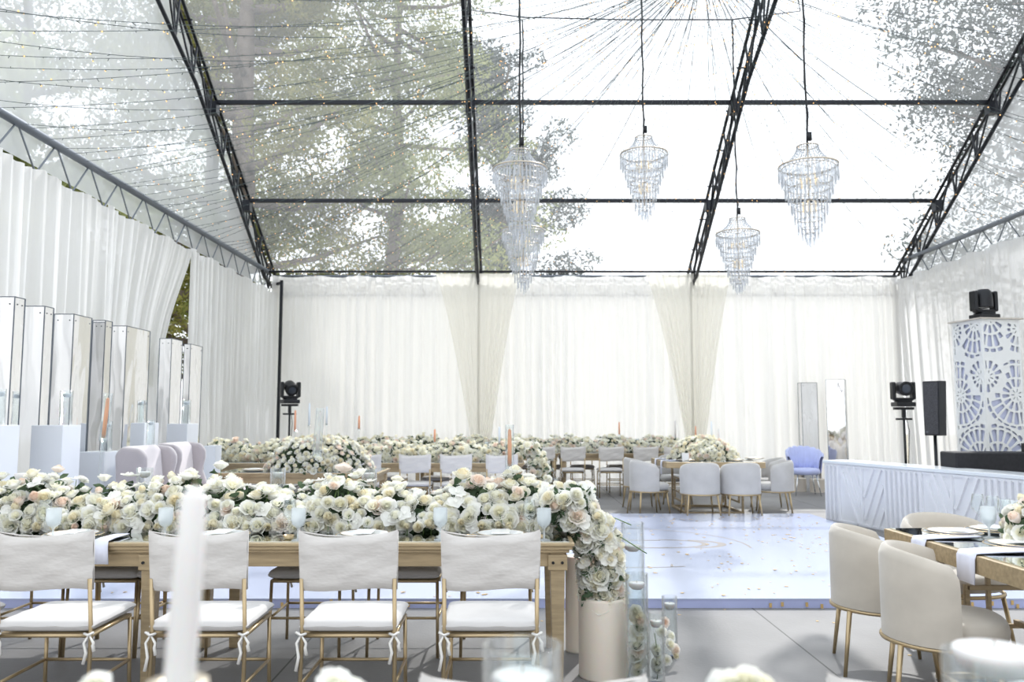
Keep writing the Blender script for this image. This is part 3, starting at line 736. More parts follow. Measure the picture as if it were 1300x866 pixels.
for k, px in enumerate((193, 365, 598, 684)):
    b = MB(); b.lathe([(0,0),(.022,0),(.026,.006),(.030,.022),(.027,.022),(.022,.008),(0,.008)], 14); 
    o = b.obj('gold_salt_dish', M['gold'], None, True); o.location = (xat(px, 243), 4.42, TZ)
    tag(o, ['small gold dish left of the tall candle on the mirrored top','small gold dish on the mirrored top right of the tall white candle','small gold dish on the mirrored top just behind the rightmost chair','small gold dish on the mirrored top beside the goblet at the right end'][k], 'dish', 'small gold dishes on the long table')
def napkin(P, lb, name='napkin', w=.09, group=None):
    """P: list of points along centre line, w width along given axis 'a'"""
    pts, ax = P; b = MB(); G = []
    for s in (-1, -.33, .33, 1):
        G.append([Vector(p)+Vector(ax)*(s*w*(.5+.03*math.sin(3*i)))+Vector((0,0,.0015*math.sin(i*2+s))) for i, p in enumerate(pts)])
    b.grid(G); o = b.obj(name, M['napkin'], None, True); m = o.modifiers.new('solid', 'SOLIDIFY'); m.thickness = .006
    return tag(o, lb, 'napkin', group)
x = xat(128, 248)
napkin(([(x, 4.55, TZ+.006), (x, 4.38, TZ+.008), (x, YT0-.004, TZ+.006), (x, YT0-.012, TZ-.02), (x+.01, YT0-.014, TZ-.11)], (1,0,0)), 'white napkin hanging over the table edge right of the leftmost complete chair', w=.075)
# ============================================================ CANDLES AND VASES
def hurricane(x, y, z, r, h, lb, vlabel_c, water=.86, flowers_=0, group=None, cgroup=None, seed=1, candle='wax', lod=0, fl=.04, candle_r=None):
    n = 28 if lod == 0 else 14
    t = thing('cylinder_vase', lb, 'vase', (x, y, z), 0, group)
    b = MB(); w = min(.005, r*.10); b.lathe([(0,0),(r,0),(r,h),(r-w,h),(r-w,.012),(0,.012)], n); b.obj('glass', M['glass'], t, True)
    if water: b = MB(); wr = r-w-.001; b.lathe([(0,.013),(wr,.013),(wr,h*water),(0,h*water)], n); b.obj('water', M['water'], t, True)
    if flowers_:
        rs = random.Random(seed); P = [((rs.uniform(-.2,.2)*r, -rs.uniform(.0,.15)*r, .06+(h*water-.17)*(k+.5)/flowers_), (rs.uniform(-.6,.6), -1, rs.uniform(.1,.9)), fl, 1) for k in range(flowers_)]
        flowers(t, P, 0, 50, seed); b = MB(); b.tube([(0,0,.02),(r*.3,0,h*.3),(-r*.2,0,h*.7)], .002, 4); b.obj('stem', M['stem'], t, True)
        foliage(t, P, 14, .02, seed, r*.25)
    cr = candle_r or r*.70; zz = z+h*(water or .7)-.012
    b = MB(); b.lathe([(0,0),(cr*.55,0),(cr*.9,.012),(cr,.026),(cr*.97,.034),(cr*.85,.036),(0,.034)], 24 if lod == 0 else 12); c = b.obj('floating_candle', M[candle], None, True); c.location = (x, y, zz)
    b = MB(); b.tube([(0,0,.033),(.001,0,.046)], .0012, 5); b.obj('wick', M['wick'], c)
    tag(c, vlabel_c, 'candle', cgroup)
    return t
# in the long runner: (px, top y, bottom-ish) at runner depth
for px, pt, lb, wd in ((184, 594, 'behind the pale pillar candle end of the left runner', 20), (353, 595, 'in the centre runner left of the white rose mound', 19), (469, 596, 'in the centre runner above the third complete chair', 19), (588, 594, 'in the centre runner left of the peach taper candle', 18)):
    p = DY(px, pt, 5.06); r = wd/2/1050*5.06; h = p.z-TZ
    hurricane(p.x, 5.06, TZ, r, h, 'cylinder vase '+lb, 'floating white candle in the vase '+lb, .86, 0, 'cylinder vases in the long table runners', 'floating candles on the long table')
p = DY(74, 594, 5.1); hurricane(p.x-.05, 5.1, TZ, .045, p.z-TZ-.03, 'short cylinder vase at the left in the runner beside the pillar candle', 'floating pale blue candle beside the wide pillar candle', .8, 0, None, None, candle='waxblue')
def pillar(x, y, z, r, h, lb, m='waxcream', hollow=False):
    t = thing('pillar_candle', lb, 'candle', (x, y, z))
    b = MB(); pr = [(0,0),(r*.97,0),(r,.01),(r,h-.015),(r*.97,h)]; 
    pr += [(r*.80,h),(r*.72,h-.03),(0,h-.035)] if hollow else [(r*.9,h),(0,h-.006)]
    b.lathe(pr, 40); b.obj('wax', M[m], t, True)
    b = MB()
    for q in ((-.3,0),(.3,.1),(0,-.3)) if hollow else ((0,0),): b.tube([(q[0]*r,q[1]*r,h-.036),(q[0]*r+.002,q[1]*r,h+.012 if not hollow else h-.008)], .002, 5)
    b.obj('wick', M['wick'], t); return t
p = DY(38, 601, 5.12); pillar(p.x, 5.12, TZ, .085, p.z-TZ, 'wide off-white pillar candle among the roses at the far left of the long table', 'wax')
def taper(px, ytop, ybot, Y, lb, m, r=.011, lean=0.0, tube=True, zbase=None, group=None, tube_h=None, lod=0, ctop=None):
    """taper candle with clear holder and optional glass tube; ytop/ybot rows of the wax"""
    a = DY(px, ytop, Y); c = DY(px, ybot, Y); zb = TZ if zbase is None else zbase; n = 16 if lod == 0 else 8
    t = thing('taper_candle_holder', 'holder of the '+lb.replace('near the right end of the long table', 'at the right'), 'candle holder', (a.x, Y, zb), 0, group); t.rotation_euler = (0, lean, 0)
    hz = c.z-zb; b = MB(); b.lathe([(0,0),(.035,0),(.035,.006),(.006,.014),(.007,hz*.5),(.010,hz-.03),(.028,hz-.02),(.024,hz-.004),(r+.005,hz-.006),(r+.004,hz+.016),(r+.001,hz+.016),(r+.001,hz),(0,hz-.001)], n); b.obj('stem_holder', M['glass'], t, True)
    if tube: th = hz+(a.z-c.z)*1.12; b = MB(); b.lathe([(.026,hz-.018),(.026,th),(.0245,th),(.0245,hz-.018)], n, closed=True); b.obj('glass_tube', M['glass'], t, True)
    L = a.z-c.z; b = MB(); b.lathe([(0,0),(r,0),(r*.97,L*.6),(r*.8,L-.01),(r*.4,L),(0,L+.001)], n)
    cd = b.obj('taper_candle', M[m], None, True); v = Matrix.Rotation(lean, 4, 'Y')@Vector((0,0,hz+.001)); cd.location = Vector((a.x, Y, zb))+v; cd.rotation_euler = (0, lean, 0)
    w = MB(); w.tube([(0,0,L),(0,0,L+.012)], .001, 4); w.obj('wick', M['wick'], cd)
    tag(cd, lb, 'candle', (group+' wax') if group else None)
taper(647, 545, 592, 4.95, 'peach taper in a glass tube near the right end of the long table', 'waxpeach', .0125)
taper(398, 524, 575, 4.95, 'white taper in a glass tube before the white rose mound', 'wax', .012, .06)
taper(126, 505, 556, 5.0, 'peach taper in a tilted glass tube at the far left', 'waxpeach', .012, .07)
# floor candles right of the table
def floor_vase(px, ptop, pbot, wd, water, fl, lb, seed):
    g = GZ(px, pbot, 0); s = 1050/g.y; r = wd/2/s; h = DY(px, ptop, g.y).z
    hurricane(g.x, g.y, 0, r, h, lb+' on the concrete floor', 'floating white candle in the '+lb, water, int(fl*1.5), "glass floor vases at the table end", 'floating candles in the floor vases', seed, fl=r*.68, candle_r=r*.72)
floor_vase(805, 663, 836, 29, .80, 0, 'tallest glass cylinder vase, without flowers,', 3)
floor_vase(810, 728, 872, 28, .88, 8, 'thick tall glass cylinder vase full of submerged white roses', 4)
floor_vase(834, 777, 868, 21, .82, 3, 'small round-topped glass cylinder vase with pale petals inside', 5)
floor_vase(851, 757, 834, 19, .82, 0, 'slim glass cylinder vase standing furthest right', 6)
P = []; rs = random.Random(9)
t = thing('fallen_blossoms', 'white blossoms lying at the foot of the floor vases', 'flowers', (*GZ(847, 845)[:2], 0))
for k in range(7): P.append(((rs.uniform(-.05,.05), rs.uniform(-.06,.06), .035+.032*k), (rs.uniform(0,1), -1, .3), .036, 1))
flowers(t, P, 0, 20, 9)
g = GZ(766, 858); rp = 30/1050*g.y; pillar(g.x, g.y, 0, rp, DY(766, 757, g.y).z, 'fat cream three-wick pillar candle on the floor beside the table end', 'waxcream', True)
g = GZ(736, 826); pillar(g.x-.01, g.y, 0, .075, .56, 'cream pillar candle half hidden behind the fat one under the cascade', 'waxcream', False)
# ============================================================ VELVET BARREL CHAIR (faces +Y)
def make_velvet(matname, lbl=''):
    t = thing('barrel_chair', lbl, 'chair'); RR = .275; TH = .045; b = MB(); G = []
    n = 36; prof = 10
    for i in range(n+1):
        u = i/n*2-1; a = -PI/2+u*1.78; rx, ry = RR, RR*.97
        endf = min(1, (1-abs(u))/.07); endf = math.sin(endf*PI/2)**.6
        top = .785-.075*abs(u)**2.2; top = .40+(top-.40)*(.86+.14*endf) if True else top
        bot = .345
        row = []
        th = TH*(.35+.65*endf)
        for (dr, zz) in ((0,bot+.01),(.0,bot+.12),(.004,.6),(.002,top-.05),(-.3,top-.012),(-.65,top),(-1.0,top-.02),(-1.15,top-.07),(-1.1,.6),(-1.0,bot+.02),(-.5,bot)):
            r = 1+dr*TH/RR if abs(dr) < .01 else 1+dr*th/RR
            row.append(Vector((math.cos(a)*rx*r, math.sin(a)*ry*r+.02, zz)))
        row.append(row[0].copy()); G.append(row)
    b.grid(G)
    for e, rev in ((G[0], 0), (G[-1], 1)): b.add(e[:-1], [tuple(range(len(e)-1)) if rev else tuple(range(len(e)-1))[::-1]])
    auto_smooth(b.obj('backrest', M[matname], t, True), 50)
    b = MB(); G = []
    for i in range(33):
        a = 2*PI*i/32; ca, sa = math.cos(a), math.sin(a); e = .245*(abs(ca)**3.2+abs(sa)**3.2)**(-1/3.2) if sa > 0 else .245*(abs(ca)**2.1+abs(sa)**2.1)**(-1/2.1)
        G.append([Vector((ca*e*k, sa*e*k*(1.08 if sa > 0 else .84)+.035, z)) for k, z in ((0,.365),(.9,.365),(.985,.385),(1,.42),(.975,.45),(.88,.465),(.5,.472),(0,.474))])
    b.grid(G); b.obj('seat_cushion', M[matname], t, True)
    b = MB(); P = []
    for i in range(32):
        a = 2*PI*i/32; ca, sa = math.cos(a), math.sin(a); e = .262*(abs(ca)**2.6+abs(sa)**2.6)**(-1/2.6) if sa > 0 else .262; P.append((ca*e, sa*e*1.02+.02, .343))
    b.tube(P, .011, 8, closed=True); b.obj('seat_ring', M['gold'], t, True)
    for sx in (-1, 1):
        for sy in (-1, 1):
            b = MB(); b.tube([(sx*.195, sy*.195+.02, .34), (sx*.235, sy*.235+.02, 0)], [.014, .010], 10); b.obj('leg', M['gold'], t, True)
    return t
VC = {}
def velvet(m, x, y, rz, label, group):
    if m not in VC:
        t = make_velvet(m); VC[m] = t; t.location = (x, y, 0); t.rotation_euler = (0,0,rz); t['label'] = label; t['group'] = group; return t
    return dup(VC[m], (x, y, 0), rz, label, group)
velvet('velvet', 2.05, 4.10, -PI/2-.36, 'oatmeal velvet barrel chair nearest the viewer at the near right table', 'velvet chairs at the near right table')
velvet('velvet', 2.07, 4.80, -PI/2-.25, 'oatmeal velvet barrel chair behind the nearest one, at the table corner', 'velvet chairs at the near right table')
velvet('velvet', 2.72, 5.26, PI+.1, 'oatmeal velvet barrel chair at the head of the near right table', 'velvet chairs at the near right table')
velvet('velvet', 3.62, 4.3, PI/2, 'oatmeal velvet barrel chair on the far side of the near right table', 'velvet chairs at the near right table')
# near right table with geometric gold base
def loop_table(x0, x1, y0, y1, label, group=None):
    t = thing('gold_table', label, 'table', ((x0+x1)/2, (y0+y1)/2, 0), 0, group); w, d = x1-x0, y1-y0
    b = MB(); b.box((0,0,.715), (w, d, .085)); b.obj('tabletop', M['goldwood'], t, bevel=.004)
    b = MB(); b.box((0,0,.7605), (w-.05, d-.05, .005)); b.obj('mirror_top', M['mirror'], t)
    ax = 0 if w > d else 1; L = max(w, d); Wd = min(w, d)
    def pt(a, c, z): return (a, c, z) if ax == 0 else (c, a, z)
    for s in (-1, 1):
        b = MB(); th = .035
        for (h0, h1, z0, z1, off) in ((-.36, .36, .02, .67, 0), (-.22, .22, .16, .50, .0), (-.12, .34, .28, .67, 0.0)):
            a = s*(L/2-.30); k = Wd/.95; th -= .004
            for c in (h0, h1): b.bar(pt(a, c*k, z0-.0175), pt(a, c*k, z1+.0), th)
            b.bar(pt(a, h0*k, z0), pt(a, h1*k, z0), th); b.bar(pt(a, h0*k, z1-.0175), pt(a, h1*k, z1-.0175), th)
        b.obj('leg_frame', M['goldwood'], t, bevel=.003)
    b = MB()
    for c in (-.36, .36): b.bar(pt(-(L/2-.3), c*Wd/.95, .02), pt(L/2-.3, c*Wd/.95, .02), .035)
    b.bar(pt(-(L/2-.3), 0, .30), pt(L/2-.3, 0, .30), .03); b.bar(pt(-.25, 0, .02), pt(-.25, 0, .55), .03); b.bar(pt(.25, 0, .12), pt(.25, 0, .67), .03); b.bar(pt(-.25, 0, .55), pt(.25, 0, .55), .03)
    b.obj('stretcher', M['goldwood'], t, bevel=.003); return t
cn = GZ(1122, 671, .7575)
NX0, NY1 = cn.x, cn.y; NX1, NY0 = NX0+1.12, NY1-2.5
loop_table(NX0, NX1, NY0, NY1, 'brass coloured table with mirrored top at the right frame edge')
TN = .764
for k, (px, py) in enumerate(((1209, 676), (1292, 692))):
    g = GZ(px, py, .775); setting(g.x, g.y, TN, ['gold rimmed plate stack nearest the corner of the near right table', 'gold rimmed plate stack at the right frame edge on the near right table'][k], 'plates on the near right table', -PI/2)
for k, (px, py) in enumerate(((1233, 666),)):
    g = GZ(px, py, .775); setting(g.x, NY1-.20, TN, 'gold rimmed plate stack at the head of the near right table', 'plates on the near right table', PI)
for k, (px, w, a, z) in enumerate(((1172, .14, (1186, 664), .77), (1232, .15, (1258, 686), .77))):
    g = GZ(*[(1170, 690), (1232, 712)][k], .765); y = GZ(*[(1172, 684), (1232, 702)][k], .7605).y
    napkin(([(NX0+.30, y+.02, TN+.016), (NX0+.12, y+.01, TN+.010), (NX0-.002, y, TN+.006), (NX0-.014, y, TN-.02), (NX0-.018, y, TN-.14)], (0,1,0)), ['lilac-white napkin draped over the near right table edge at its corner', 'lilac-white napkin draped over the near right table edge beside the nearest velvet chair'][k], w=w, group='napkins hanging off the near right table')
for k, (px, py, cut) in enumerate(((1256, 683, 1), (1262, 676, 0), (1277, 681, 0), (1283, 672, 1), (1243, 672, 0))):
    g = GZ(px, py, .765); goblet(g.x, g.y, TN, ['pressed goblet at the front of the cluster on the near right table', 'slim wine glass right behind the front goblet on the near right table', 'slim wine glass in front of the roses on the near right table', 'pressed goblet at the back of the cluster, near the roses, right table', 'slim wine glass furthest left on the near right table'][k], 'glasses on the near right table', cut)
def mound_pts(R0, hh, n, r, seed, ry=None):
    rs = random.Random(seed); out = []
    for k in range(n):
        u = rs.random()**.75; el = (k+.5)/n*PI/2*1.05; a = (k*2.39996) % (2*PI); bb = 1+.12*math.sin(3*a+seed)+rs.uniform(-.06,.10)
        x = math.cos(el)*math.cos(a)*R0*bb; y = math.cos(el)*math.sin(a)*(ry or R0)*bb; z = max(.02, math.sin(el)*hh*bb)
        out.append(((x, y, z), (math.cos(el)*math.cos(a), math.cos(el)*math.sin(a), math.sin(el)+.1), r, -y+z*.5))
    return out
def mound(px, pyb, R0, hh, n, r, label, seed, z, lod=0, loc=None, ry=None, nfol=500, fsz=.03, rng=(.8, 1.15)):
    g = Vector(loc) if loc else GZ(px, pyb, z); t = thing('flower_arrangement', label, 'flowers', (g.x, g.y, z))
    P = mound_pts(R0, hh, n, r, seed, ry); flowers(t, P, lod, 98, seed, rng=rng); foliage(t, [((p[0][0]*.88, p[0][1]*.88, p[0][2]*.85), p[1]) for p in P], nfol, fsz, seed, .05); return t
g = GZ(1330, 690, .765); mound(0, 0, .21, .22, 75, .045, 'blush and white rose arrangement cut by the right frame edge', 91, TN, loc=(g.x, g.y, 0))
# ============================================================ BACK TABLES
M['goldwood_far'] = M['goldwood']
def back_runner(x0, x1, yc, z, label, n, seed, ry=.25, rh=.24, r=.048):
    t = thing('flower_runner', label, 'flowers', ((x0+x1)/2, yc, z), 0, 'white flower runners on the back tables'); L = (x1-x0)/2
    P = runner_pts(-L, L, ry, rh, n, r, seed, .04); flowers(t, P, 1, 98, seed); foliage(t, [((p[0][0], p[0][1]*.85, p[0][2]*.85), p[1]) for p in P], n*4, .035, seed, .06); return t
# middle row : front edge Y 11.9
YM = 11.75; xe = DY(666, 588, YM).x
xA = xe-2.45; xB = xA-2.45
farm_table(xA+.01, xe, YM, YM+1.0, 'gold wooden table of the middle row, right one with the flower tail at its end', 'middle row tables')
farm_table(xB, xA-.01, YM, YM+1.0, 'gold wooden table of the middle row, left one behind the white rose mound', 'middle row tables')
back_runner(xA, xe, YM+.5, .765, 'white flower runner on the right table of the middle row', 330, 101)
back_runner(xB+.3, xA, YM+.5, .765, 'white flower runner on the left table of the middle row', 300, 102)
t = thing('flower_cascade', 'white flower tail hanging off the right end of the middle row table', 'flowers', (xe+.05, YM+.3, .78)); rs = random.Random(6); P = []
for k in range(150):
    u = k/150; P.append(((.05+.16*math.sin(u*2)+rs.uniform(-.13,.13), rs.uniform(-.22,.1), .24-.85*u), (rs.uniform(-1,1), -1, .3), .05, 1-u))
flowers(t, P, 1, 98, 103); foliage(t, P, 300, .035, 6, .07)
for k, px in enumerate((464, 527, 579, 637)):
    banquet(DY(px, 600, 11.5).x, 11.5, 0, f'white covered gold chair before the middle row tables, {ORD[k]} from the left', 'chairs of the middle row')
for k, px in enumerate((430, 500, 556, 612)):
    banquet(DY(px, 600, 12.95).x, 12.95, PI, f'white cushioned gold chair behind the middle row tables, {ORD[k]} from the left', 'far side chairs of the middle row')
# back row
YBk = 14.9; x1 = DY(884, 580, YBk).x; L = 2.45; XS = [x1-L*k for k in range(4)]
nm = ['rightmost gold wooden table of the row along the back wall', 'gold wooden back row table second from the right', 'gold wooden back row table third from the right', 'leftmost gold wooden table of the back row']
for k in range(3):
    farm_table(XS[k+1]+.01, XS[k], YBk, YBk+.95, nm[k], 'back row tables')
    back_runner(XS[k+1], XS[k], YBk+.48, .765, ['right', 'middle', 'left'][k]+' stretch of the white flower runner along the back wall', 330, 110+k)
for k, px in enumerate((689, 727.5, 776, 820, 859)):
    banquet(DY(px, 600, 14.62).x, 14.62, 0, f'white covered gold chair in front of the back row, {ORD[k]} from the left', 'chairs of the back row')
for k, px in enumerate((655, 700, 738, 784, 826)):
    banquet(DY(px, 600, 16.05).x, 16.02, PI, f'white cushioned gold chair against the back curtains, {ORD[k]} from the left', 'far side chairs of the back row')
# cylinder vases and tapers of the back tables
for k, (px, py, w, Y) in enumerate(((476, 560, 7, YM+.6), (534, 560, 6, YM+.6), (577, 560, 6, YM+.6), (618, 561, 6, YM+.6))):
    p = DY(px, py, Y); hurricane(p.x, Y, TZ, w/2/1050*Y, p.z-TZ, f'cylinder vase in the middle row runner, {ORD[k]} from the left', f'floating candle in the middle row vases, {ORD[k]} from the left', .9, 0, 'cylinder vases of the middle row', 'floating candles of the middle row', lod=1, candle='waxblue')
for k, (px, py, w, Y) in enumerate(((664, 557, 5, YBk+.6), (696, 557, 5, YBk+.6), (729, 557, 5, YBk+.6), (776, 556, 5, YBk+.6), (809, 557, 5, YBk+.6), (842, 557, 5, YBk+.6))):
    p = DY(px, py, Y); hurricane(p.x, Y, TZ, w/2/1050*Y, p.z-TZ, f'cylinder vase in the back row runner, {ORD[k]} from the left', f'floating candle in the back row vases, {ORD[k]} from the left', .9, 0, 'cylinder vases of the back row', 'floating candles of the back row', lod=1, candle='waxblue')
def ft(px, a, b_, Y, m, lb): taper(px, a, b_, Y, lb, m, .016, 0, False, None, 'distant taper candles '+('in the middle row' if Y < 13 else 'in the back row'), lod=1)
ft(375, 521, 548, YM+.4, 'waxpeach', 'distant peach taper candle, leftmost, beside the moving light stand')
ft(393, 512, 541, YM+.3, 'waxblue', 'distant pale taper left of the white tube candle')
ft(406, 534, 550, YM+.5, 'waxpeach', 'short distant peach taper candle above the white rose mound')
ft(415, 516, 540, YM+.5, 'waxblue', 'distant pale taper right of the white tube candle')
ft(456, 528, 545, YM+.4, 'waxpeach', 'distant peach taper candle in front of the left bay curtain')
ft(552, 545, 562, YM+.4, 'waxpeach', 'distant peach taper candle left of the left curtain drape')
ft(634, 542, 562, YM+.4, 'waxblue', 'distant pale taper candle just left of the near peach taper')
ft(786, 536, 552, YBk+.4, 'waxpeach', 'distant peach taper candle in front of the middle bay curtain')
ft(883, 541, 558, YBk+.4, 'waxpeach', 'distant peach taper candle in front of the right drape')
ft(857, 534, 556, YBk+.4, 'wax', 'distant white taper candle left of the right drape')
ft(904, 533, 555, YBk-.4, 'waxblue', 'distant pale taper candle right of the right drape') if False else None
for k, (px, a, w) in enumerate(((698, 587, 11), (706, 606, 9))):
    g = GZ(px, 633 if k else 627); hurricane(g.x, g.y, 0, w/2/1050*g.y, DY(px, a, g.y).z, ['tall glass cylinder on the floor at the end of the middle row', 'short glass cylinder on the floor at the end of the middle row'][k], ['candle in the tall floor cylinder of the middle row', 'candle in the short floor cylinder of the middle row'][k], .85, 0, None, None, lod=1)
# ============================================================ SWEETHEART TABLE, MOUND, WING CHAIRS
YS = 8.6; p0 = GZ(272, 600, .765); YS = p0.y; sx0 = p0.x; 
farm_table(sx0, sx0+1.9, YS, YS+.95, 'small gold wooden couple table in front of the wing chairs')
mound(0, 0, .60, .36, 420, .050, 'big white rose and spray arrangement on the couple table', 121, .765, 0, (DY(398, 600, YS+.2).x, YS+.33, 0), .36, 1100, .035, (.55, 1.0))
mound(0, 0, .42, .42, 260, .046, 'trailing white arrangement standing on the floor before the couple table', 122, .0, 1, (DY(420, 620, YS-.5).x, YS-.55, 0), .3, 500, .035)
t = COL.objects[-1]
setting(DY(335, 590, YS+.3).x-.12, YS+.3, TZ, 'gold rimmed plate stack on the couple table', None)
goblet(DY(333, 590, YS+.2).x+.12, YS+.35, TZ, 'glass goblet on the couple table beside the rose mound', None)
def wing_chair():
    t = thing('wing_chair', '', 'chair')       # faces +X
    b = MB(); G = []      # back slab : rows over height, curved top
    def slab2(nm, pts, y0, y1, m, bev=.03, par=t):
        b = MB(); n = len(pts); b.add([(x, y0, z) for x, z in pts]+[(x, y1, z) for x, z in pts], [tuple(range(n)), tuple(range(2*n-1, n-1, -1))]+[(i, i+n, (i+1) % n+n, (i+1) % n) for i in range(n)])
        o = b.obj(nm, M[m], par, False, bevel=bev, bseg=4); auto_smooth(o, 45); return o
    slab2('backrest', [(-.30,.30),(-.16,.30),(-.22,.75),(-.26,1.08),(-.30,1.13),(-.36,1.13),(-.40,1.08),(-.38,.7)], -.27, .27, 'wing')
    for s in (-1, 1):
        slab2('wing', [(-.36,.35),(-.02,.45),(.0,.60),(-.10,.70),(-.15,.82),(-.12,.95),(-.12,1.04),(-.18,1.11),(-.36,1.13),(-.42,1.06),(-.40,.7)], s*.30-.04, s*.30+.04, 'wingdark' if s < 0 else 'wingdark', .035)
        slab2('armrest', [(-.36,.14),(.38,.14),(.41,.52),(.38,.60),(.30,.63),(-.30,.64)], s*.31-.06, s*.31+.06, 'wing', .045)
    slab2('seat', [(-.34,.16),(.36,.16),(.38,.30),(.38,.42),(.33,.47),(-.3,.46)], -.25, .25, 'wing', .04)
    for sx in (-.28, .30):
        for sy in (-.26, .26): b = MB(); b.tube([(sx, sy, .15), (sx*1.05, sy*1.03, 0)], [.022, .014], 8); b.obj('leg', M['goldwood'], t, True)
    return t
wc = wing_chair(); g = DY(206, 580, 8.05); wc.location = (g.x+.12, 8.05, 0); wc.rotation_euler = (0,0,-.05); tag(wc, 'mauve-white velvet wing chair, nearer one of the pair left of the couple table', 'chair', 'wing chairs at the couple table')
g = DY(246, 580, 9.15); dup(wc, (g.x+.12, 9.15, 0), -.05, 'mauve-white velvet wing chair, further one of the pair left of the couple table')
# ============================================================ MIRRORED PILLARS AND PLINTHS, LEFT
mm = noisy(mat('mirror_acrylic', (.86,.86,.87), .04, 1), 2, .01)
nt = mm.node_tree; bs = nt.nodes['Principled BSDF']; tc = nt.nodes.new('ShaderNodeTexCoord'); mp = nt.nodes.new('ShaderNodeMapping'); mp.inputs['Scale'].default_value = (1,1,.35)
n = nt.nodes.new('ShaderNodeTexNoise'); n.inputs['Scale'].default_value = 2.4; n.inputs['Detail'].default_value = 1.5; bp = nt.nodes.new('ShaderNodeBump'); bp.inputs['Strength'].default_value = .5; bp.inputs['Distance'].default_value = .05
nt.links.new(tc.outputs['Object'], mp.inputs[0]); nt.links.new(mp.outputs[0], n.inputs['Vector']); nt.links.new(n.outputs['Fac'], bp.inputs['Height']); nt.links.new(bp.outputs[0], bs.inputs['Normal'])
M['mirrorp'] = mm
def mpillar(x, y, w, d, h, rz, label, group):
    t = thing('mirror_pillar', label, 'pillar', (x, y, 0), rz, group)
    b = MB(); b.box((0,0,h/2), (w, d, h)); b.obj('mirror_body', M['mirrorp'], t, bevel=.003, bseg=1)
    b = MB()
    for z in (.06, h-.06):
        for sx in (-1, 1):
            for sy in (-1, 1):
                b.lathe([(0,0),(.006,0),(.006,.003),(0,.003)], 8, (sx*(w/2-.04), -d/2-.0005, z), Matrix.Rotation(PI/2, 4, 'X'))
                b.lathe([(0,0),(.006,0),(.006,.003),(0,.003)], 8, (w/2+.0005, sy*(d/2-.04), z), Matrix.Rotation(PI/2, 4, 'Y'))
    b.obj('screws', M['alu'], t)
    b = MB()
    for sx in (-1, 1):
        for sy in (-1, 1): b.box((sx*(w/2), sy*(d/2), h/2), (.008, .008, h))
    b.box((0,0,h+.002), (w+.006, d+.006, .006)); b.obj('edge_strips', M['alu'], t); return t
# px of front-left, corner, right edge; depth of the near face
def pil(pl, pc, ytop, pr, label, d=.5):
    # height 2.45 gives depth from the top row of the corner edge
    dd = ray(pc, ytop); Y = (2.42-H)/(dd[2]/dd[1]); X1 = DY(pc, ytop, Y).x; X0 = DY(pl, ytop, Y).x
    # right (inner) face runs away from camera: depth from pr
    kx = (pr-650)/F; 
    w = X1-X0
    d = min(.6, max(.15, Y*((650-pc)/max(1, 650-pr)-1)))
    mpillar((X0+X1)/2, Y+d/2, w, d, 2.42, 0, label, 'mirrored pillars on the left'); return Y
pil(-28, 19, 377, 22, 'mirrored pillar cut by the left frame edge', .3)
pil(20, 57, 389, 62, 'dark reflecting mirrored pillar second from the left frame edge', .2)
pil(69, 94, 399, 117, 'mirrored pillar behind the tall white plinth', .55)
pil(118, 134, 407, 137, 'narrow mirrored pillar behind the peach taper candle', .2)
pil(141, 161, 414, 201, 'widest mirrored pillar in the middle of the left row', .85)
pil(203, 218, 430, 232, 'mirrored pillar left of the two at the row end', .5)
pil(234, 242, 437, 257, 'last mirrored pillar of the left row beside the curtain gap', .6)
def plinth(pl, pc, pr, ytop, X1, label, cands):
    Y = -X1*F/(650-pc)*1.0; Yb = -X1*F/(650-pr); X0 = (pl-650)/F*Y; z = DY(pc, ytop, Y).z; d = min(.6, max(.25, Yb-Y))
    b = MB(); b.box(((X0+X1)/2, Y+d/2, z/2), (X1-X0, d, z)); tag(b.obj('plinth', M['plinth'], bevel=.004), label, 'plinth', 'white plinths on the left')
    for i, (px, pt, w) in enumerate(cands):
        Yc = Y+d*.5; p = DY(px, pt, Yc); r = w/2/1050*Yc; r = min(r, (X1-X0)/2-.02); xx = min(max(p.x, X0+r+.01), X1-r-.01)
        hurricane(xx, Yc, z, r, p.z-z, 'cylinder vase standing on the '+label, 'floating candle in the vase on the '+label, .84, 0, 'cylinder vases on the plinths', 'floating candles on the plinths', candle='waxblue')
plinth(43, 83, 106, 540, -3.94, 'tall white plinth nearest the left edge', [(93, 496, 15)])
plinth(104, 137, 156, 574, -4.0, 'low white plinth behind the peach taper candle', [(143, 535, 14)])
plinth(-30, 4, 12, 540, -3.9, 'white plinth cut by the left frame edge', [(2, 494, 12)])
plinth(168, 186, 204, 537, -4.0, 'tall white plinth under the widest mirrored pillar', [(178, 508, 6)])
plinth(164, 190, 210, 568, -3.75, 'low white plinth left of the wing chairs', [(201, 533, 10)])
plinth(214, 240, 254, 538, -3.95, 'tall white plinth behind the first wing chair', [(237, 508, 11)])
plinth(262, 276, 284, 566, -3.9, 'small white plinth behind the second wing chair', [])
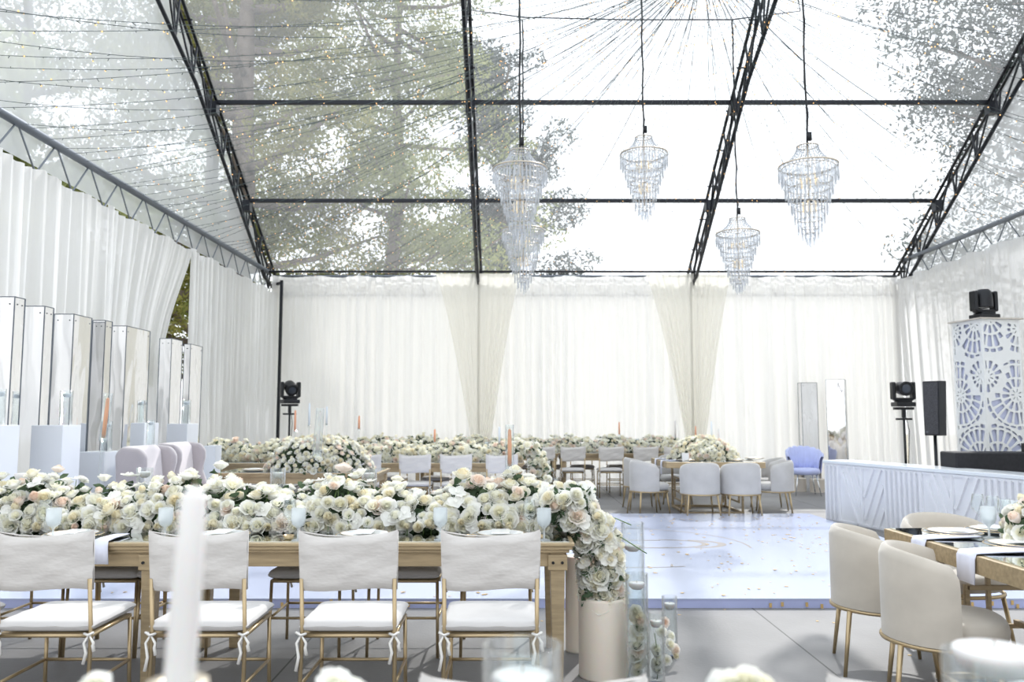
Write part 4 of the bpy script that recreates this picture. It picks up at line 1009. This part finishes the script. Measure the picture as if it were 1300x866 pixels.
# ============================================================ RIGHT BACK TABLE GROUP
RT0 = GZ(846, 595, .76); RY = 11.95
rx0, rx1 = DY(846, 590, 12.0).x-.0, DY(972, 590, 12.0).x
loop_table(rx0, rx1, 12.0, 13.3, 'brass coloured square table at the back right beyond the dance floor')
mound(0, 0, .50, .30, 330, .044, 'round white and blush flower arrangement on the back right table', 131, TN, 1, ((DY(897, 580, 12.6).x), 12.62, 0), .46, 700, .035)
for k, (px, Y, rz) in enumerate(((888.5, 11.62, 0), (940, 11.62, 0))):
    velvet('velvetgrey', DY(px, 600, Y).x, Y, rz, ['pale grey barrel chair with its back to the dance floor, left of the pair', 'pale grey barrel chair with its back to the dance floor, right of the pair'][k], 'barrel chairs at the back right table')
velvet('velvetgrey', DY(821, 600, 12.1).x, 12.1, -PI/2+.25, 'pale grey barrel chair left of the back right table, nearer one', 'barrel chairs at the back right table')
velvet('velvetgrey', DY(812, 600, 12.95).x, 12.95, -PI/2+.1, 'pale grey barrel chair left of the back right table, further one', 'barrel chairs at the back right table')
velvet('velvetgrey', DY(985, 600, 12.1).x, 12.1, PI/2-.3, 'pale grey barrel chair right of the back right table, nearest one', 'barrel chairs at the back right table')
velvet('velvetgrey', DY(977, 600, 12.9).x, 12.9, PI/2-.1, 'pale grey barrel chair right of the back right table, furthest one', 'barrel chairs at the back right table')
velvet('velvetgrey', DY(856, 600, 13.75).x, 13.75, PI, 'pale grey barrel chair on the far side of the back right table', 'barrel chairs at the back right table')
for k, (px, Y, rz) in enumerate(((872, 12.25, 0), (858, 12.75, -PI/2), (933, 12.22, 0), (958, 12.75, PI/2))):
    setting(DY(px, 590, Y).x, Y, TN, ['plate stack at the front left of the back right table', 'plate stack on the left side of the back right table', 'plate stack at the front right of the back right table', 'plate stack on the right side of the back right table'][k], 'plates on the back right table', rz)
for k, (Y, ) in enumerate(((12.35,), (12.85,))):
    napkin(([(rx0+.25, Y, TN+.01), (rx0, Y, TN+.006), (rx0-.014, Y, TN-.02), (rx0-.02, Y, TN-.2)], (0,1,0)), ['nearer napkin hanging off the left edge of the back right table', 'further napkin hanging off the left edge of the back right table'][k], w=.12, group='napkins of the back right table')
t = MB(); t.box((0,0,.06), (.11,.012,.12)); o = t.obj('table_card', M['plate'], bevel=.002); p = DY(869, 583, 12.2); o.location = (p.x, 12.12, TN); o.rotation_euler = (-.12,0,.3); tag(o, 'small white card standing on the back right table', 'card')
ft(903, 535, 560, 12.75, 'waxblue', 'distant pale taper candle at the back right arrangement')
ft(912, 545, 562, 12.7, 'wax', 'distant white taper candle at the back right arrangement')
# scallop chair, pedestals, mirror pillars right
def scallop():
    t = thing('scallop_chair', 'lilac velvet chair with scalloped channel back and chrome legs', 'chair'); b = MB(); G = []; n = 90
    for i in range(n+1):
        u = i/n*2-1; a = PI/2+u*1.75; k = abs(math.sin((u+1)/2*9*PI)); r = .27+.018*k**.6; top = .86-.16*abs(u)**2.2+.022*k**.6; fl = .05
        G.append([Vector((math.cos(a)*(r+f*fl+d), math.sin(a)*(r+f*fl+d), z)) for d, f, z in ((0,0,.40),(0,.5,.6),(0,1,top-.02),(-.02,1,top),(-.045,1,top-.02),(-.05,.5,.6),(-.05,0,.40),(0,0,.40))])
    b.grid(G); b.obj('backrest', M['lilac'], t, True)
    b = MB(); b.lathe([(0,.37),(.22,.37),(.255,.39),(.262,.43),(.25,.47),(.2,.485),(0,.49)], 32); b.obj('seat_cushion', M['lilac'], t, True)
    for sx in (-1, 1):
        for sy in (-1, 1): b = MB(); b.tube([(sx*.16, sy*.16, .38), (sx*.22, sy*.22, 0)], [.012, .008], 8); b.obj('leg', M['chrome'], t, True)
    return t
t = scallop(); g = GZ(1028, 630); t.location = (g.x, g.y+.2, 0); t.rotation_euler = (0,0,-.12)
def cyl_pedestal(px, py, pt, w, label):
    g = GZ(px, py); r = w/2/1050*g.y; h = DY(px, pt, g.y).z; b = MB(); b.lathe([(0,0),(r,0),(r,h-.006),(r-.006,h),(0,h)], 36); o = auto_smooth(b.obj('pedestal', M['pedestal'], None, True)); o.location = g; tag(o, label, 'pedestal', 'sand coloured round pedestals')
cyl_pedestal(1013, 620.5, 580, 15, 'tall sand coloured round pedestal left of the lilac chair')
cyl_pedestal(1035, 620, 571, 16, 'tallest sand coloured round pedestal behind the lilac chair')
cyl_pedestal(1016, 624, 607, 15, 'low sand coloured round pedestal behind the left legs of the lilac chair')
cyl_pedestal(1038, 625, 608, 18, 'low sand coloured round pedestal beside the bar end')
Y = 16.35; p = DY(1026, 486, Y); mpillar(DY(1027, 486, Y).x, Y+.1, 20/1050*Y, .2, p.z, 0, 'mirrored pillar left of the pair behind the lilac chair', 'mirrored pillars at the back right')
Y = 16.0; p = DY(1065, 482, Y); mpillar(DY(1066, 482, Y).x, Y+.2, 24/1050*Y*.92, .3, p.z, -.45, 'mirrored pillar right of the pair, reflecting the light stand', 'mirrored pillars at the back right')
# ============================================================ BAR
A = GZ(1050, 661); Bq = GZ(1047, 661); za = DY(1050, 584, A.y).z
dirv = None
g2 = GZ(1300, 604, za); u = Vector((g2.x-A.x, g2.y-A.y, 0)); Lb = 5.0; u.normalize(); nrm = Vector((u.y, -u.x, 0)) # left of travel
if nrm.x > 0: nrm = -nrm
t = thing('bar_counter', 'long white bar with raised chevron strip front and glossy top', 'bar', (A.x, A.y, 0), math.atan2(u.y, u.x))
# local: +x along u (towards camera); front side faces nrm. find sign
lf = (Matrix.Rotation(-math.atan2(u.y, u.x), 4, 'Z')@nrm).y; sg = 1 if lf > 0 else -1
b = MB(); b.box((Lb/2, -sg*.21, (za-.04)/2), (Lb, .42, za-.04)); b.obj('body', M['barwhite'], t)
b = MB(); b.box((Lb/2, -sg*.205, za-.02), (Lb+.04, .47, .04)); b.obj('countertop', M['bartop'], t, bevel=.004)
b = MB(); hz0, hz1 = .03, za-.06
def strip(x0, z0, x1, z1, w=.034): b.bar((x0, sg*.012, z0), (x1, sg*.012, z1), w, w*1.25)
H_ = hz1-hz0
def diag(xa, xb, x0, x1, up):
    # line from (xa, bottom) to (xb, top), clipped to x0..x1
    lo, hi = 0., 1.; dx = xb-xa
    if abs(dx) > 1e-6:
        t0, t1 = (x0-xa)/dx, (x1-xa)/dx; t0, t1 = min(t0, t1), max(t0, t1); lo, hi = max(lo, t0), min(hi, t1)
    if hi-lo > .08: strip(xa+dx*lo, hz0+H_*lo, xa+dx*hi, hz0+H_*hi)
for mod in range(4):
    o = mod*1.5
    for k in range(4): strip(o+.04+k*.085, hz0, o+.04+k*.085, hz1)
    for k in range(4): diag(o+.66+k*.13, o+.34+k*.13, o+.38, o+.74, 0)
    strip(o+.76, hz0, o+.76, hz1)
    for k in range(4): diag(o+.62+k*.14, o+.98+k*.14, o+.80, o+1.16, 1)
    for k in range(4): strip(o+1.20+k*.085, hz0, o+1.20+k*.085, hz1)
for z in (hz0, hz1): b.box((Lb/2, -sg*.0, z), (Lb, .03, .03))
b.obj('front_panel_strips', M['barwhite'], t)
b = MB()
for k in range(5): b.box((-.008, -sg*(.04+k*.085), za/2-.02), (.02, .03, za-.06))
b.obj('end_panel_strips', M['barwhite'], t)
# ============================================================ LIGHTS, SPEAKER, LATTICE COLUMN, DJ
def moving_head(label, loc, rz, s=1.0, tilt=0.0, group=None):
    t = thing('moving_head_light', label, 'stage light', loc, rz, group); t.scale = (s, s, s)
    b = MB(); b.box((0,0,.045), (.30,.24,.07)); b.box((0,0,.09), (.22,.18,.03)); b.obj('base', M['black'], t, bevel=.015)
    b = MB(); b.box((0,0,.125), (.30,.11,.05))
    for sx in (-1, 1): b.box((sx*.155,0,.26), (.055,.13,.28))
    b.obj('yoke', M['black'], t, bevel=.022, bseg=3)
    Mx = Matrix.Rotation(tilt, 4, 'X'); b = MB(); b.lathe([(0,-.12),(.07,-.12),(.105,-.08),(.115,.02),(.115,.12),(.10,.13),(.095,.12),(0,.12)], 24, (0,0,.30), Mx@Matrix.Rotation(PI/2, 4, 'X')); hd = b.obj('lamp_head', M['black'], t, True); auto_smooth(hd)
    b = MB(); b.lathe([(0,.125),(.06,.122),(.09,.115)], 24, (0,0,.30), Mx@Matrix.Rotation(PI/2, 4, 'X')); b.obj('lens', M['screen'], hd, True)
    return t
def stand(px, pyb, pytop, Y, label):
    p = DY(px, pytop, Y); t = thing('light_stand', label, 'stand', (p.x, Y, 0), 0, 'black lighting stands'); h = p.z
    b = MB(); b.tube([(0,0,.05),(0,0,h)], .019, 10); b.obj('pole', M['black'], t, True)
    for k in range(3): a = 2*PI*k/3+.4; b = MB(); b.tube([(0,0,.45),(math.cos(a)*.45, math.sin(a)*.45, .01)], .012, 6); b.tube([(0,0,.12),(math.cos(a)*.25, math.sin(a)*.25, .20)], .008, 6); b.obj('leg', M['black'], t, True)
    b = MB(); b.box((0,0,h-.18), (.24,.04,.03)); b.box((0,0,h-.10), (.05,.05,.12)); b.box((0,0,h-.02), (.30,.06,.04)); 
    for sx in (-1, 1): b.tube([(sx*.11,0,h-.02),(sx*.11,0,h+.0)], .02, 8)
    b.obj('crossbar', M['black'], t, bevel=.004)
    c = MB(); c.tube([(.02,.0,h-.1),(.06,-.03,h-.35),(.03,-.02,h-.9),(.05,-.02,.6),(.03,0,.1)], .006, 6); c.obj('cable', M['blackmatte'], t, True)
    return (p.x, Y, h)
q = stand(368, 0, 513, 15.0, 'black stand with a stage light in front of the left bay curtain'); moving_head('grey-black moving head stage light on the left stand', q, .6, 1.0, .5, 'stage lights on stands')
q = stand(1147, 0, 517, 12.6, 'black stand with a stage light behind the bar near the right corner'); moving_head('black moving head stage light on the right stand behind the bar', q, .0, .96, .1, 'stage lights on stands')
# speaker
Y = 11.6; p = DY(1187, 553, Y); ht = DY(1187, 484, Y).z-p.z
t = thing('column_speaker', 'black column loudspeaker on a pole behind the bar', 'loudspeaker', (p.x, Y, p.z), .55); 
b = MB(); b.add([(-.085,-.12,0),(.085,-.12,0),(.085,.10,0),(-.085,.10,0),(-.085,-.15,ht),(.085,-.15,ht),(.085,.10,ht),(-.085,.10,ht)], [(3,2,1,0),(4,5,6,7),(0,1,5,4),(1,2,6,5),(2,3,7,6),(3,0,4,7)]); b.obj('cabinet', M['speaker'], t, bevel=.008)
b = MB(); b.add([(-.085,-.105,.02),(-.085,.09,.02),(-.085,.09,ht-.02),(-.085,-.13,ht-.02),(-.097,-.105,.02),(-.097,.09,.02),(-.097,.09,ht-.02),(-.097,-.13,ht-.02)], [(0,1,2,3),(7,6,5,4),(0,4,5,1),(1,5,6,2),(2,6,7,3),(3,7,4,0)]); b.obj('grille', noisy(mat('grille', (.07,.07,.08), .6, .3), 150, .6), t)
b = MB(); b.box((-.098,.05,.05), (.004,.03,.02)); b.obj('badge', M['alu'], t)
t = thing('speaker_pole', 'black pole and tripod carrying the column loudspeaker', 'stand', (p.x, Y, 0)); b = MB(); b.tube([(0,0,.1),(0,0,p.z)], .022, 10); b.obj('pole', M['black'], t, True)
for k in range(3): a = 2*PI*k/3; b = MB(); b.tube([(0,0,.4),(math.cos(a)*.4, math.sin(a)*.4, .01)], .012, 6); b.obj('leg', M['black'], t, True)
# lattice column: two fretwork faces in view, 4 in all
YLc = 10.6; pc = DY(1254, 406, YLc-.2); hL = pc.z; LW = .53
t = thing('lattice_column', 'tall white fretwork column with sunburst cut-outs behind the bar', 'column', (DY(1255, 500, YLc).x, YLc, 0), .157)
b = MB(); b.box((0,0,hL/2), (LW-.05, LW-.05, hL-.02)); b.obj('liner', mat('lilac_liner', (.55,.58,.74), .7), t)
def slots(seed):
    out = []; cen = [(LW*.82, hL-.95), (LW*.22, hL+.02), (LW*.25, hL-1.75), (LW*.95, hL-.12), (LW*.1, hL-.72)]
    if seed % 2: cen = [(LW-x, z) for x, z in cen]; cen[1] = (cen[1][0], hL-.05)
    wt = [1.0, 1.15, 1.0, .75, .62]
    def own(p, ci):
        ds = [math.hypot(p[0]-c[0], p[1]-c[1])/w for c, w in zip(cen, wt)]; o = min(d for i, d in enumerate(ds) if i != ci); return ds[ci] < o-.005
    for ci, (cx, cz) in enumerate(cen):
        for (r0, r1, n, off) in ((.03,.075,7,0),(.10,.20,13,.2),(.225,.37,21,.1),(.395,.44,26,.3),(.465,.62,30,.1),(.645,.70,36,.4),(.72,.88,40,.2)):
            for k in range(n):
                b0 = 2*PI*(k+off+.15)/n; b1 = 2*PI*(k+off+.85)/n; g = .012/r0 if r0 > .05 else .1; am = (b0+b1)/2; h = max(.02, PI/n-.010/r0)
                pts = [(r0, am-h*.8), (r0+.008, am-h), (r1-.012, am-h), (r1, am-h*.6), (r1, am+h*.6), (r1-.012, am+h), (r0+.008, am+h), (r0, am+h*.8)]
                P = [(cx+r*math.cos(a), cz+r*math.sin(a)) for r, a in pts]
                if not all(own(p, ci) or not (0 < p[0] < LW and 0 < p[1] < hL) for p in P):
                    r1b = r0+(r1-r0)*.5; P = [(cx+min(r, r1b)*math.cos(a), cz+min(r, r1b)*math.sin(a)) for r, a in (pts[:2]+[(r1b-.008, am-h), (r1b, am-h*.6), (r1b, am+h*.6), (r1b-.008, am+h)]+pts[6:])]
                lo, hi, z0, z1 = .025, LW-.025, .05, hL-.03; Q = P
                for ax, lim, sg_ in ((0, lo, 1), (0, hi, -1), (1, z0, 1), (1, z1, -1)):
                    S_ = []
                    for i in range(len(Q)):
                        a_, b_ = Q[i-1], Q[i]; da, db = (a_[ax]-lim)*sg_, (b_[ax]-lim)*sg_
                        if (da < 0) != (db < 0):
                            tt = da/(da-db); S_.append((a_[0]+(b_[0]-a_[0])*tt, a_[1]+(b_[1]-a_[1])*tt))
                        if db >= 0: S_.append(b_)
                    Q = S_
                    if len(Q) < 3: break
                if len(Q) < 3 or not all(own(p, ci) for p in Q): continue
                ar = lambda S: abs(sum(S[i-1][0]*S[i][1]-S[i][0]*S[i-1][1] for i in range(len(S))))/2
                if ar(Q) > .3*ar(P) and ar(Q) > .00025: out.append(Q)
    return out
def fret(seed, face):
    from mathutils.geometry import delaunay_2d_cdt
    S_ = slots(seed); vs = [Vector(p) for p in ((0,0),(LW,0),(LW,hL),(0,hL))]; es = [(0,1),(1,2),(2,3),(3,0)]
    for P in S_:
        o = len(vs); vs += [Vector(p) for p in P]; es += [(o+i, o+(i+1) % len(P)) for i in range(len(P))]
    v, e, fc = delaunay_2d_cdt(vs, es, [], 1, 1e-5)[:3]
    def inside(x, z, P):
        c = False
        for i in range(len(P)):
            x1, z1, x0, z0 = *P[i], *P[i-1]
            if (z1 > z) != (z0 > z) and x < (x0-x1)*(z-z1)/(z0-z1)+x1: c = not c
        return c
    bb = [(min(p[0] for p in P), max(p[0] for p in P), min(p[1] for p in P), max(p[1] for p in P)) for P in S_]
    keep = []
    for t3 in fc:
        x = sum(v[i].x for i in t3)/len(t3); z = sum(v[i].y for i in t3)/len(t3)
        if not any(B[0] <= x <= B[1] and B[2] <= z <= B[3] and inside(x, z, P) for B, P in zip(bb, S_)): keep.append(tuple(t3))
    b = MB(); b.add([(p.x-LW/2, p.y, 0) for p in v], keep); q = b.obj('fretwork_panel', M['fret'], t); sd = q.modifiers.new('solid', 'SOLIDIFY'); sd.thickness = .012; sd.offset = 0
    q.rotation_euler = (PI/2, 0, face*PI/2); v = Matrix.Rotation(face*PI/2, 4, 'Z')@Vector((0, -LW/2, 0)); q.location = v
M['fret'] = mat('fret_white', (.76,.77,.76), .5)
for k in range(4): fret(k, k)
b = MB(); b.box((0,0,hL+.008), (LW+.08, LW+.08, .016)); b.obj('top_plate', mat('raw_board', (.55,.50,.44), .7), t)
moving_head('large moving head stage light on top of the fretwork column', (t.location.x, t.location.y, hL+.016), .2, .95, PI/2, 'stage lights on stands')
# DJ booth, laptop-like controller
g = DY(1250, 588, 8.9); t = thing('dj_case', 'black padded flight case standing behind the bar below the fretwork column', 'case', (0,0,0))
p0 = DY(1206, 574, 9.75); L = 1.35
t.location = (p0.x+.69, 9.80, 0); t.rotation_euler = (0,0,-.06)
b = MB(); b.box((0,0,p0.z-.12), (L, .42, .24)); b.obj('case_body', M['blackmatte'], t, bevel=.02)
for sx in (-1, 1): b = MB(); b.box((sx*.55,0,(p0.z-.24)/2), (.06,.36,p0.z-.24)); b.obj('leg', M['black'], t)
g = DY(1292, 570, 9.3); b = MB(); b.box((0,0,.05), (.16,.12,.10)); b.lathe([(0,0),(.035,0),(.035,.03),(0,.03)], 14, (-.02,-.061,.05), Matrix.Rotation(PI/2, 4, 'X')); o = b.obj('small_spotlight', M['black'], bevel=.004); o.location = (p0.x+1.0, t.location.y+.03, p0.z); tag(o, 'small black spotlight box on the flight case', 'stage light')
# ============================================================ CHANDELIERS
M['warmlamp'] = mat('warm_lamp', (.75,.65,.5), .5, 0, Emission_Color=(1,.8,.5,1), Emission_Strength=.5)
def chandelier(px, pyt, pyb, wr, Y, label, cordtop, second=False):
    k = Y/1050.; top = DY(px, pyt, Y); bot = DY(px, pyb, Y); hgt = top.z-bot.z; Rm = wr/2*k
    t = thing('crystal_chandelier', label, 'chandelier', (top.x, Y, bot.z), 0, 'crystal chandeliers'); hh = hgt
    def ringp(nm, r, z, rr=.006): b = MB(); b.tube([(r*math.cos(a*PI/16), r*math.sin(a*PI/16), z) for a in range(32)], rr, 6, closed=True); b.obj(nm, M['champagne'], t, True)
    ringp('top_ring', Rm*.36, hh-.01); ringp('rim_ring', Rm, hh*.80, .009)
    b = MB(); n = 28   # bead strands of the neck, catenary flare
    for i in range(n):
        a = 2*PI*i/n
        for q in range(9):
            u = q/8; r = Rm*(.36+.58*u**1.9); z = hh-.01-(hh*.20-.01)*u; c = Vector((r*math.cos(a), r*math.sin(a), z)); s = Rm*.03
            b.add([c+Vector((s,0,0)), c+Vector((-s,0,0)), c+Vector((0,s,0)), c+Vector((0,-s,0)), c+Vector((0,0,s*1.6)), c+Vector((0,0,-s*1.6))], [(0,2,4),(2,1,4),(1,3,4),(3,0,4),(2,0,5),(1,2,5),(3,1,5),(0,3,5)])
    for i in range(n):
        a = 2*PI*i/n; b.tube([(Rm*(.36+.58*(q/6)**1.9)*math.cos(a), Rm*(.36+.58*(q/6)**1.9)*math.sin(a), hh-.01-(hh*.20-.01)*q/6) for q in range(7)], Rm*.010, 4, False)
    b.obj('bead_strands', M['crystal'], t)
    rs = random.Random(int(px))
    tiers = ((1.0, .80, .17, 46), (.90, .78, .19, 38), (.80, .66, .17, 36), (.70, .58, .17, 30), (.60, .47, .16, 26), (.50, .39, .16, 20), (.40, .28, .15, 16), (.27, .20, .14, 10), (.13, .15, .14, 5))
    for (rf, zt, L, n) in tiers:
        b = MB()
        for i in range(n):
            a = 2*PI*i/n+rs.uniform(-.03,.03); r = Rm*rf; c = Vector((r*math.cos(a), r*math.sin(a), hh*zt)); LL = hh*L*rs.uniform(.85,1.08); w = Rm*.044
            tg = Vector((-math.sin(a), math.cos(a), 0))*w; rd = Vector((math.cos(a), math.sin(a), 0))*w*.6
            # two drops: small octagon then long prism
            for (z0, z1, ww) in ((0, -.20, .8), (-.22, -1, 1)):
                m0 = c+Vector((0,0,LL*z0)); m1 = c+Vector((0,0,LL*(z0*.75+z1*.25))); m2 = c+Vector((0,0,LL*(z0*.15+z1*.85))); m3 = c+Vector((0,0,LL*z1))
                b.add([m0, m1+tg*ww, m1+rd*ww, m1-tg*ww, m1-rd*ww, m2+tg*ww*.8, m2+rd*ww*.8, m2-tg*ww*.8, m2-rd*ww*.8, m3], [(0,1,2),(0,2,3),(0,3,4),(0,4,1),(1,5,6,2),(2,6,7,3),(3,7,8,4),(4,8,5,1),(9,6,5),(9,7,6),(9,8,7),(9,5,8)])
        tier = b.obj('crystal_tier', M['crystal'], t)
        b = MB(); b.tube([(Rm*rf*math.cos(a*PI/12), Rm*rf*math.sin(a*PI/12), hh*zt) for a in range(24)], .0045, 5, closed=True); b.obj('tier_ring', M['champagne'], tier, True)
    b = MB(); b.tube([(0,0,hh*.2),(0,0,hh*1.0)], .008, 8)
    for (r, z) in ((.36, hh-.01),):
        for i in range(4): a = PI/2*i; b.tube([(0,0,z),(Rm*r*math.cos(a), Rm*r*math.sin(a), z)], .004, 5)
    for (rf, zt, L, n) in tiers[:6:2]:
        for i in range(4): a = PI/2*i+.4; b.tube([(0,0,hh*zt),(Rm*rf*math.cos(a), Rm*rf*math.sin(a), hh*zt)], .004, 5)
    b.obj('frame', M['champagne'], t, True)
    for i in range(5):
        pass
    for i in range(6):
        a = 2*PI*i/6
        for (rf, z0) in ((.30, .60), (.22, .35)):
            b = MB(); b.tube([(Rm*rf*math.cos(a), Rm*rf*math.sin(a), hh*z0), (Rm*rf*math.cos(a), Rm*rf*math.sin(a), hh*(z0+.1))], .0085, 6); b.obj('candle_bulb', M['warmlamp'], t, True)
    ct = cordtop-bot.z; b = MB(); P = [(0.006*math.sin(i*1.9), .006*math.cos(i*2.3), hh+(ct-hh)*i/16) for i in range(17)]
    b.tube(P, .011, 6); b.tube([(p[0]+.012*math.sin(i*2.2), p[1]+.012*math.cos(i*2.2), p[2]) for i, p in enumerate(P)], .006, 5); b.box((.02,0,hh+.10), (.05,.03,.09)); b.obj('suspension_cord', M['black'], t, True)
Yc = {}
z2 = DY(664, 25, 11.9).z; z4 = DY(929, 25, 11.4).z
chandelier(660, 191, 312, 70, 9.0, 'largest crystal chandelier, leftmost, hanging in front of a second one', rz_(9.0))
chandelier(664, 272, 374, 54, 11.9, 'crystal chandelier lowest of the leftmost overlapping pair', z2)
chandelier(817, 174, 284, 61, 10.3, 'crystal chandelier in the middle of the tent', rz_(10.3))
chandelier(936, 277, 375, 55, 11.4, 'small low crystal chandelier beside the right middle truss', z4)
chandelier(1025, 185, 316, 74, 8.5, 'rightmost crystal chandelier, hanging right of the long truss', rz_(8.5))
b = MB(); pA = DY(664, 22, 11.9); pB = DY(929, 25, 11.4); pC = DY(1016, 14, 10.9); zz = rz_(11.0)
mid = pA.lerp(pB, .5)+Vector((0,0,-.02))
b.tube([DY(592, 12, 12.2), pA, mid, pB, pC, Vector((TX[2], 10.6, rz_(10.6)-DP))], .010, 6); o = b.obj('rigging_cable', M['black'], None, True); tag(o, 'thin black rigging cable carrying two of the chandelier cords', 'cable')
# ============================================================ FOREGROUND TABLE
FZ = .765
farm_table(-1.15, 1.45, .35, 1.28, 'gold wooden table just below the frame, carrying the foreground candles')
for k, (px, lb) in enumerate(((676, 'top of a white covered chair back at the bottom centre of the frame'), (1168, 'top of a white covered chair back at the bottom right behind the glass candle'))):
    banquet(xat(px, 622), 1.62, PI, lb, 'chairs of the foreground table')
def fg_vase(px, ptop, wd, s, lb, clb, cz):
    Y = 1050/s; p = DY(px, ptop, Y); r = wd/2/s; h = p.z-FZ
    hurricane(p.x, Y, FZ, r, h, lb, clb, cz, 0, None, None, candle_r=r*.80)
fg_vase(663, 818, 98, 880, 'blurred wide glass candle vase at the bottom centre', 'white candle in the bottom centre glass vase', .80)
fg_vase(1262, 830, 118, 880, 'blurred wide glass candle vase at the bottom right corner', 'white candle in the bottom right glass vase', .95)
# tall foreground taper
Y = .86; a = DY(247, 618, Y); c = DY(228, 862, Y); 
L = (a-c).length; t = thing('taper_candle', 'tall blurred white taper candle in the left foreground', 'candle', c); t.rotation_euler = ((a-c).normalized().to_track_quat('Z', 'Y').to_euler())
b = MB(); b.lathe([(0,-.02),(.0158,-.02),(.0155,0),(.0148,L*.5),(.0125,L*.93),(.008,L*.985),(.003,L),(0,L)], 24); b.obj('wax', M['wax'], t, True)
b = MB(); b.tube([(0,0,L),(.001,0,L+.01)], .001, 5); b.obj('wick', M['wick'], t)
hz = c.z-FZ; b = MB(); b.lathe([(0,0),(.042,0),(.042,.006),(.008,.016),(.008,hz-.05),(.020,hz-.03),(.030,hz-.012),(.030,hz-.002),(.017,hz-.004),(.017,hz-.022),(0,hz-.024)], 28); o = b.obj('candle_holder', mat('champagne_holder', (.70,.62,.50), .3, .6), None, True); o.location = (c.x-.002, Y, FZ); tag(o, 'metal holder under the tall foreground taper candle', 'candle holder')
t = thing('flower_arrangement', 'blurred white blossoms low in the foreground at the bottom of the frame', 'flowers', (.18, 1.18, FZ)); P = []; rs = random.Random(2)
for (px, py, r) in ((428, 868, .035), (445, 880, .03), (945, 866, .032), (930, 874, .03), (965, 876, .03), (120, 872, .022)):
    Yf = 1.22 if px > 200 else 1.1; q = DY(px, py, Yf); P.append(((q.x-.18, Yf-1.18, q.z-FZ), (rs.uniform(-.3,.3), -.6, 1), r, 1))
flowers(t, P, 0, 20, 12)
b = MB()
for p in P: b.tube([p[0], (p[0][0], p[0][1], .0)], .0025, 5)
b.obj('stems', M['stem'], t, True)
foliage(t, [((p[0][0], p[0][1], p[0][2]-.04), p[1]) for p in P], 60, .02, 2, .03)
# ============================================================ CAMERA, LIGHT
cam = bpy.data.cameras.new('camera'); co = bpy.data.objects.new('camera', cam); COL.objects.link(co)
cam.sensor_width = 36; cam.lens = 36*F/1300; co.location = (0, 0, H); co.rotation_euler = (PI/2+PITCH, 0, 0); cam.clip_start = .05; cam.clip_end = 300
cam.dof.use_dof = True; cam.dof.focus_distance = 5.2; cam.dof.aperture_fstop = 2.8
SC.camera = co
w = bpy.data.worlds.new('sky'); SC.world = w; w.use_nodes = True; nt = w.node_tree; bg = nt.nodes['Background']
tc = nt.nodes.new('ShaderNodeTexCoord'); sx = nt.nodes.new('ShaderNodeSeparateXYZ'); nt.links.new(tc.outputs['Generated'], sx.inputs[0])
r = nt.nodes.new('ShaderNodeValToRGB'); r.color_ramp.elements[0].position = 0; r.color_ramp.elements[0].color = (.95,.97,1,1); r.color_ramp.elements[1].position = .9; r.color_ramp.elements[1].color = (.86,.93,1,1)
nt.links.new(sx.outputs['Z'], r.inputs[0]); nt.links.new(r.outputs[0], bg.inputs[0]); bg.inputs[1].default_value = 1.6
sl = bpy.data.lights.new('sun', 'SUN'); sl.energy = 3.2; sl.angle = math.radians(1.5); sl.color = (1,.97,.93); so = bpy.data.objects.new('sun', sl); COL.objects.link(so)
so.rotation_euler = Vector((.30, .80, .85)).to_track_quat('Z', 'Y').to_euler()
so.location = (-10, 25, 30)
vs = SC.view_settings; vs.view_transform = 'Standard'; vs.look = 'None'; vs.gamma = 1; vs.use_curve_mapping = False; vs.exposure = 0.26
SC.cycles.transparent_max_bounces = 32; SC.cycles.max_bounces = 8; SC.cycles.diffuse_bounces = 4; SC.cycles.glossy_bounces = 4; SC.cycles.caustics_reflective = False; SC.cycles.caustics_refractive = False
SC.cycles.use_denoising = True; SC.cycles.sample_clamp_indirect = 6
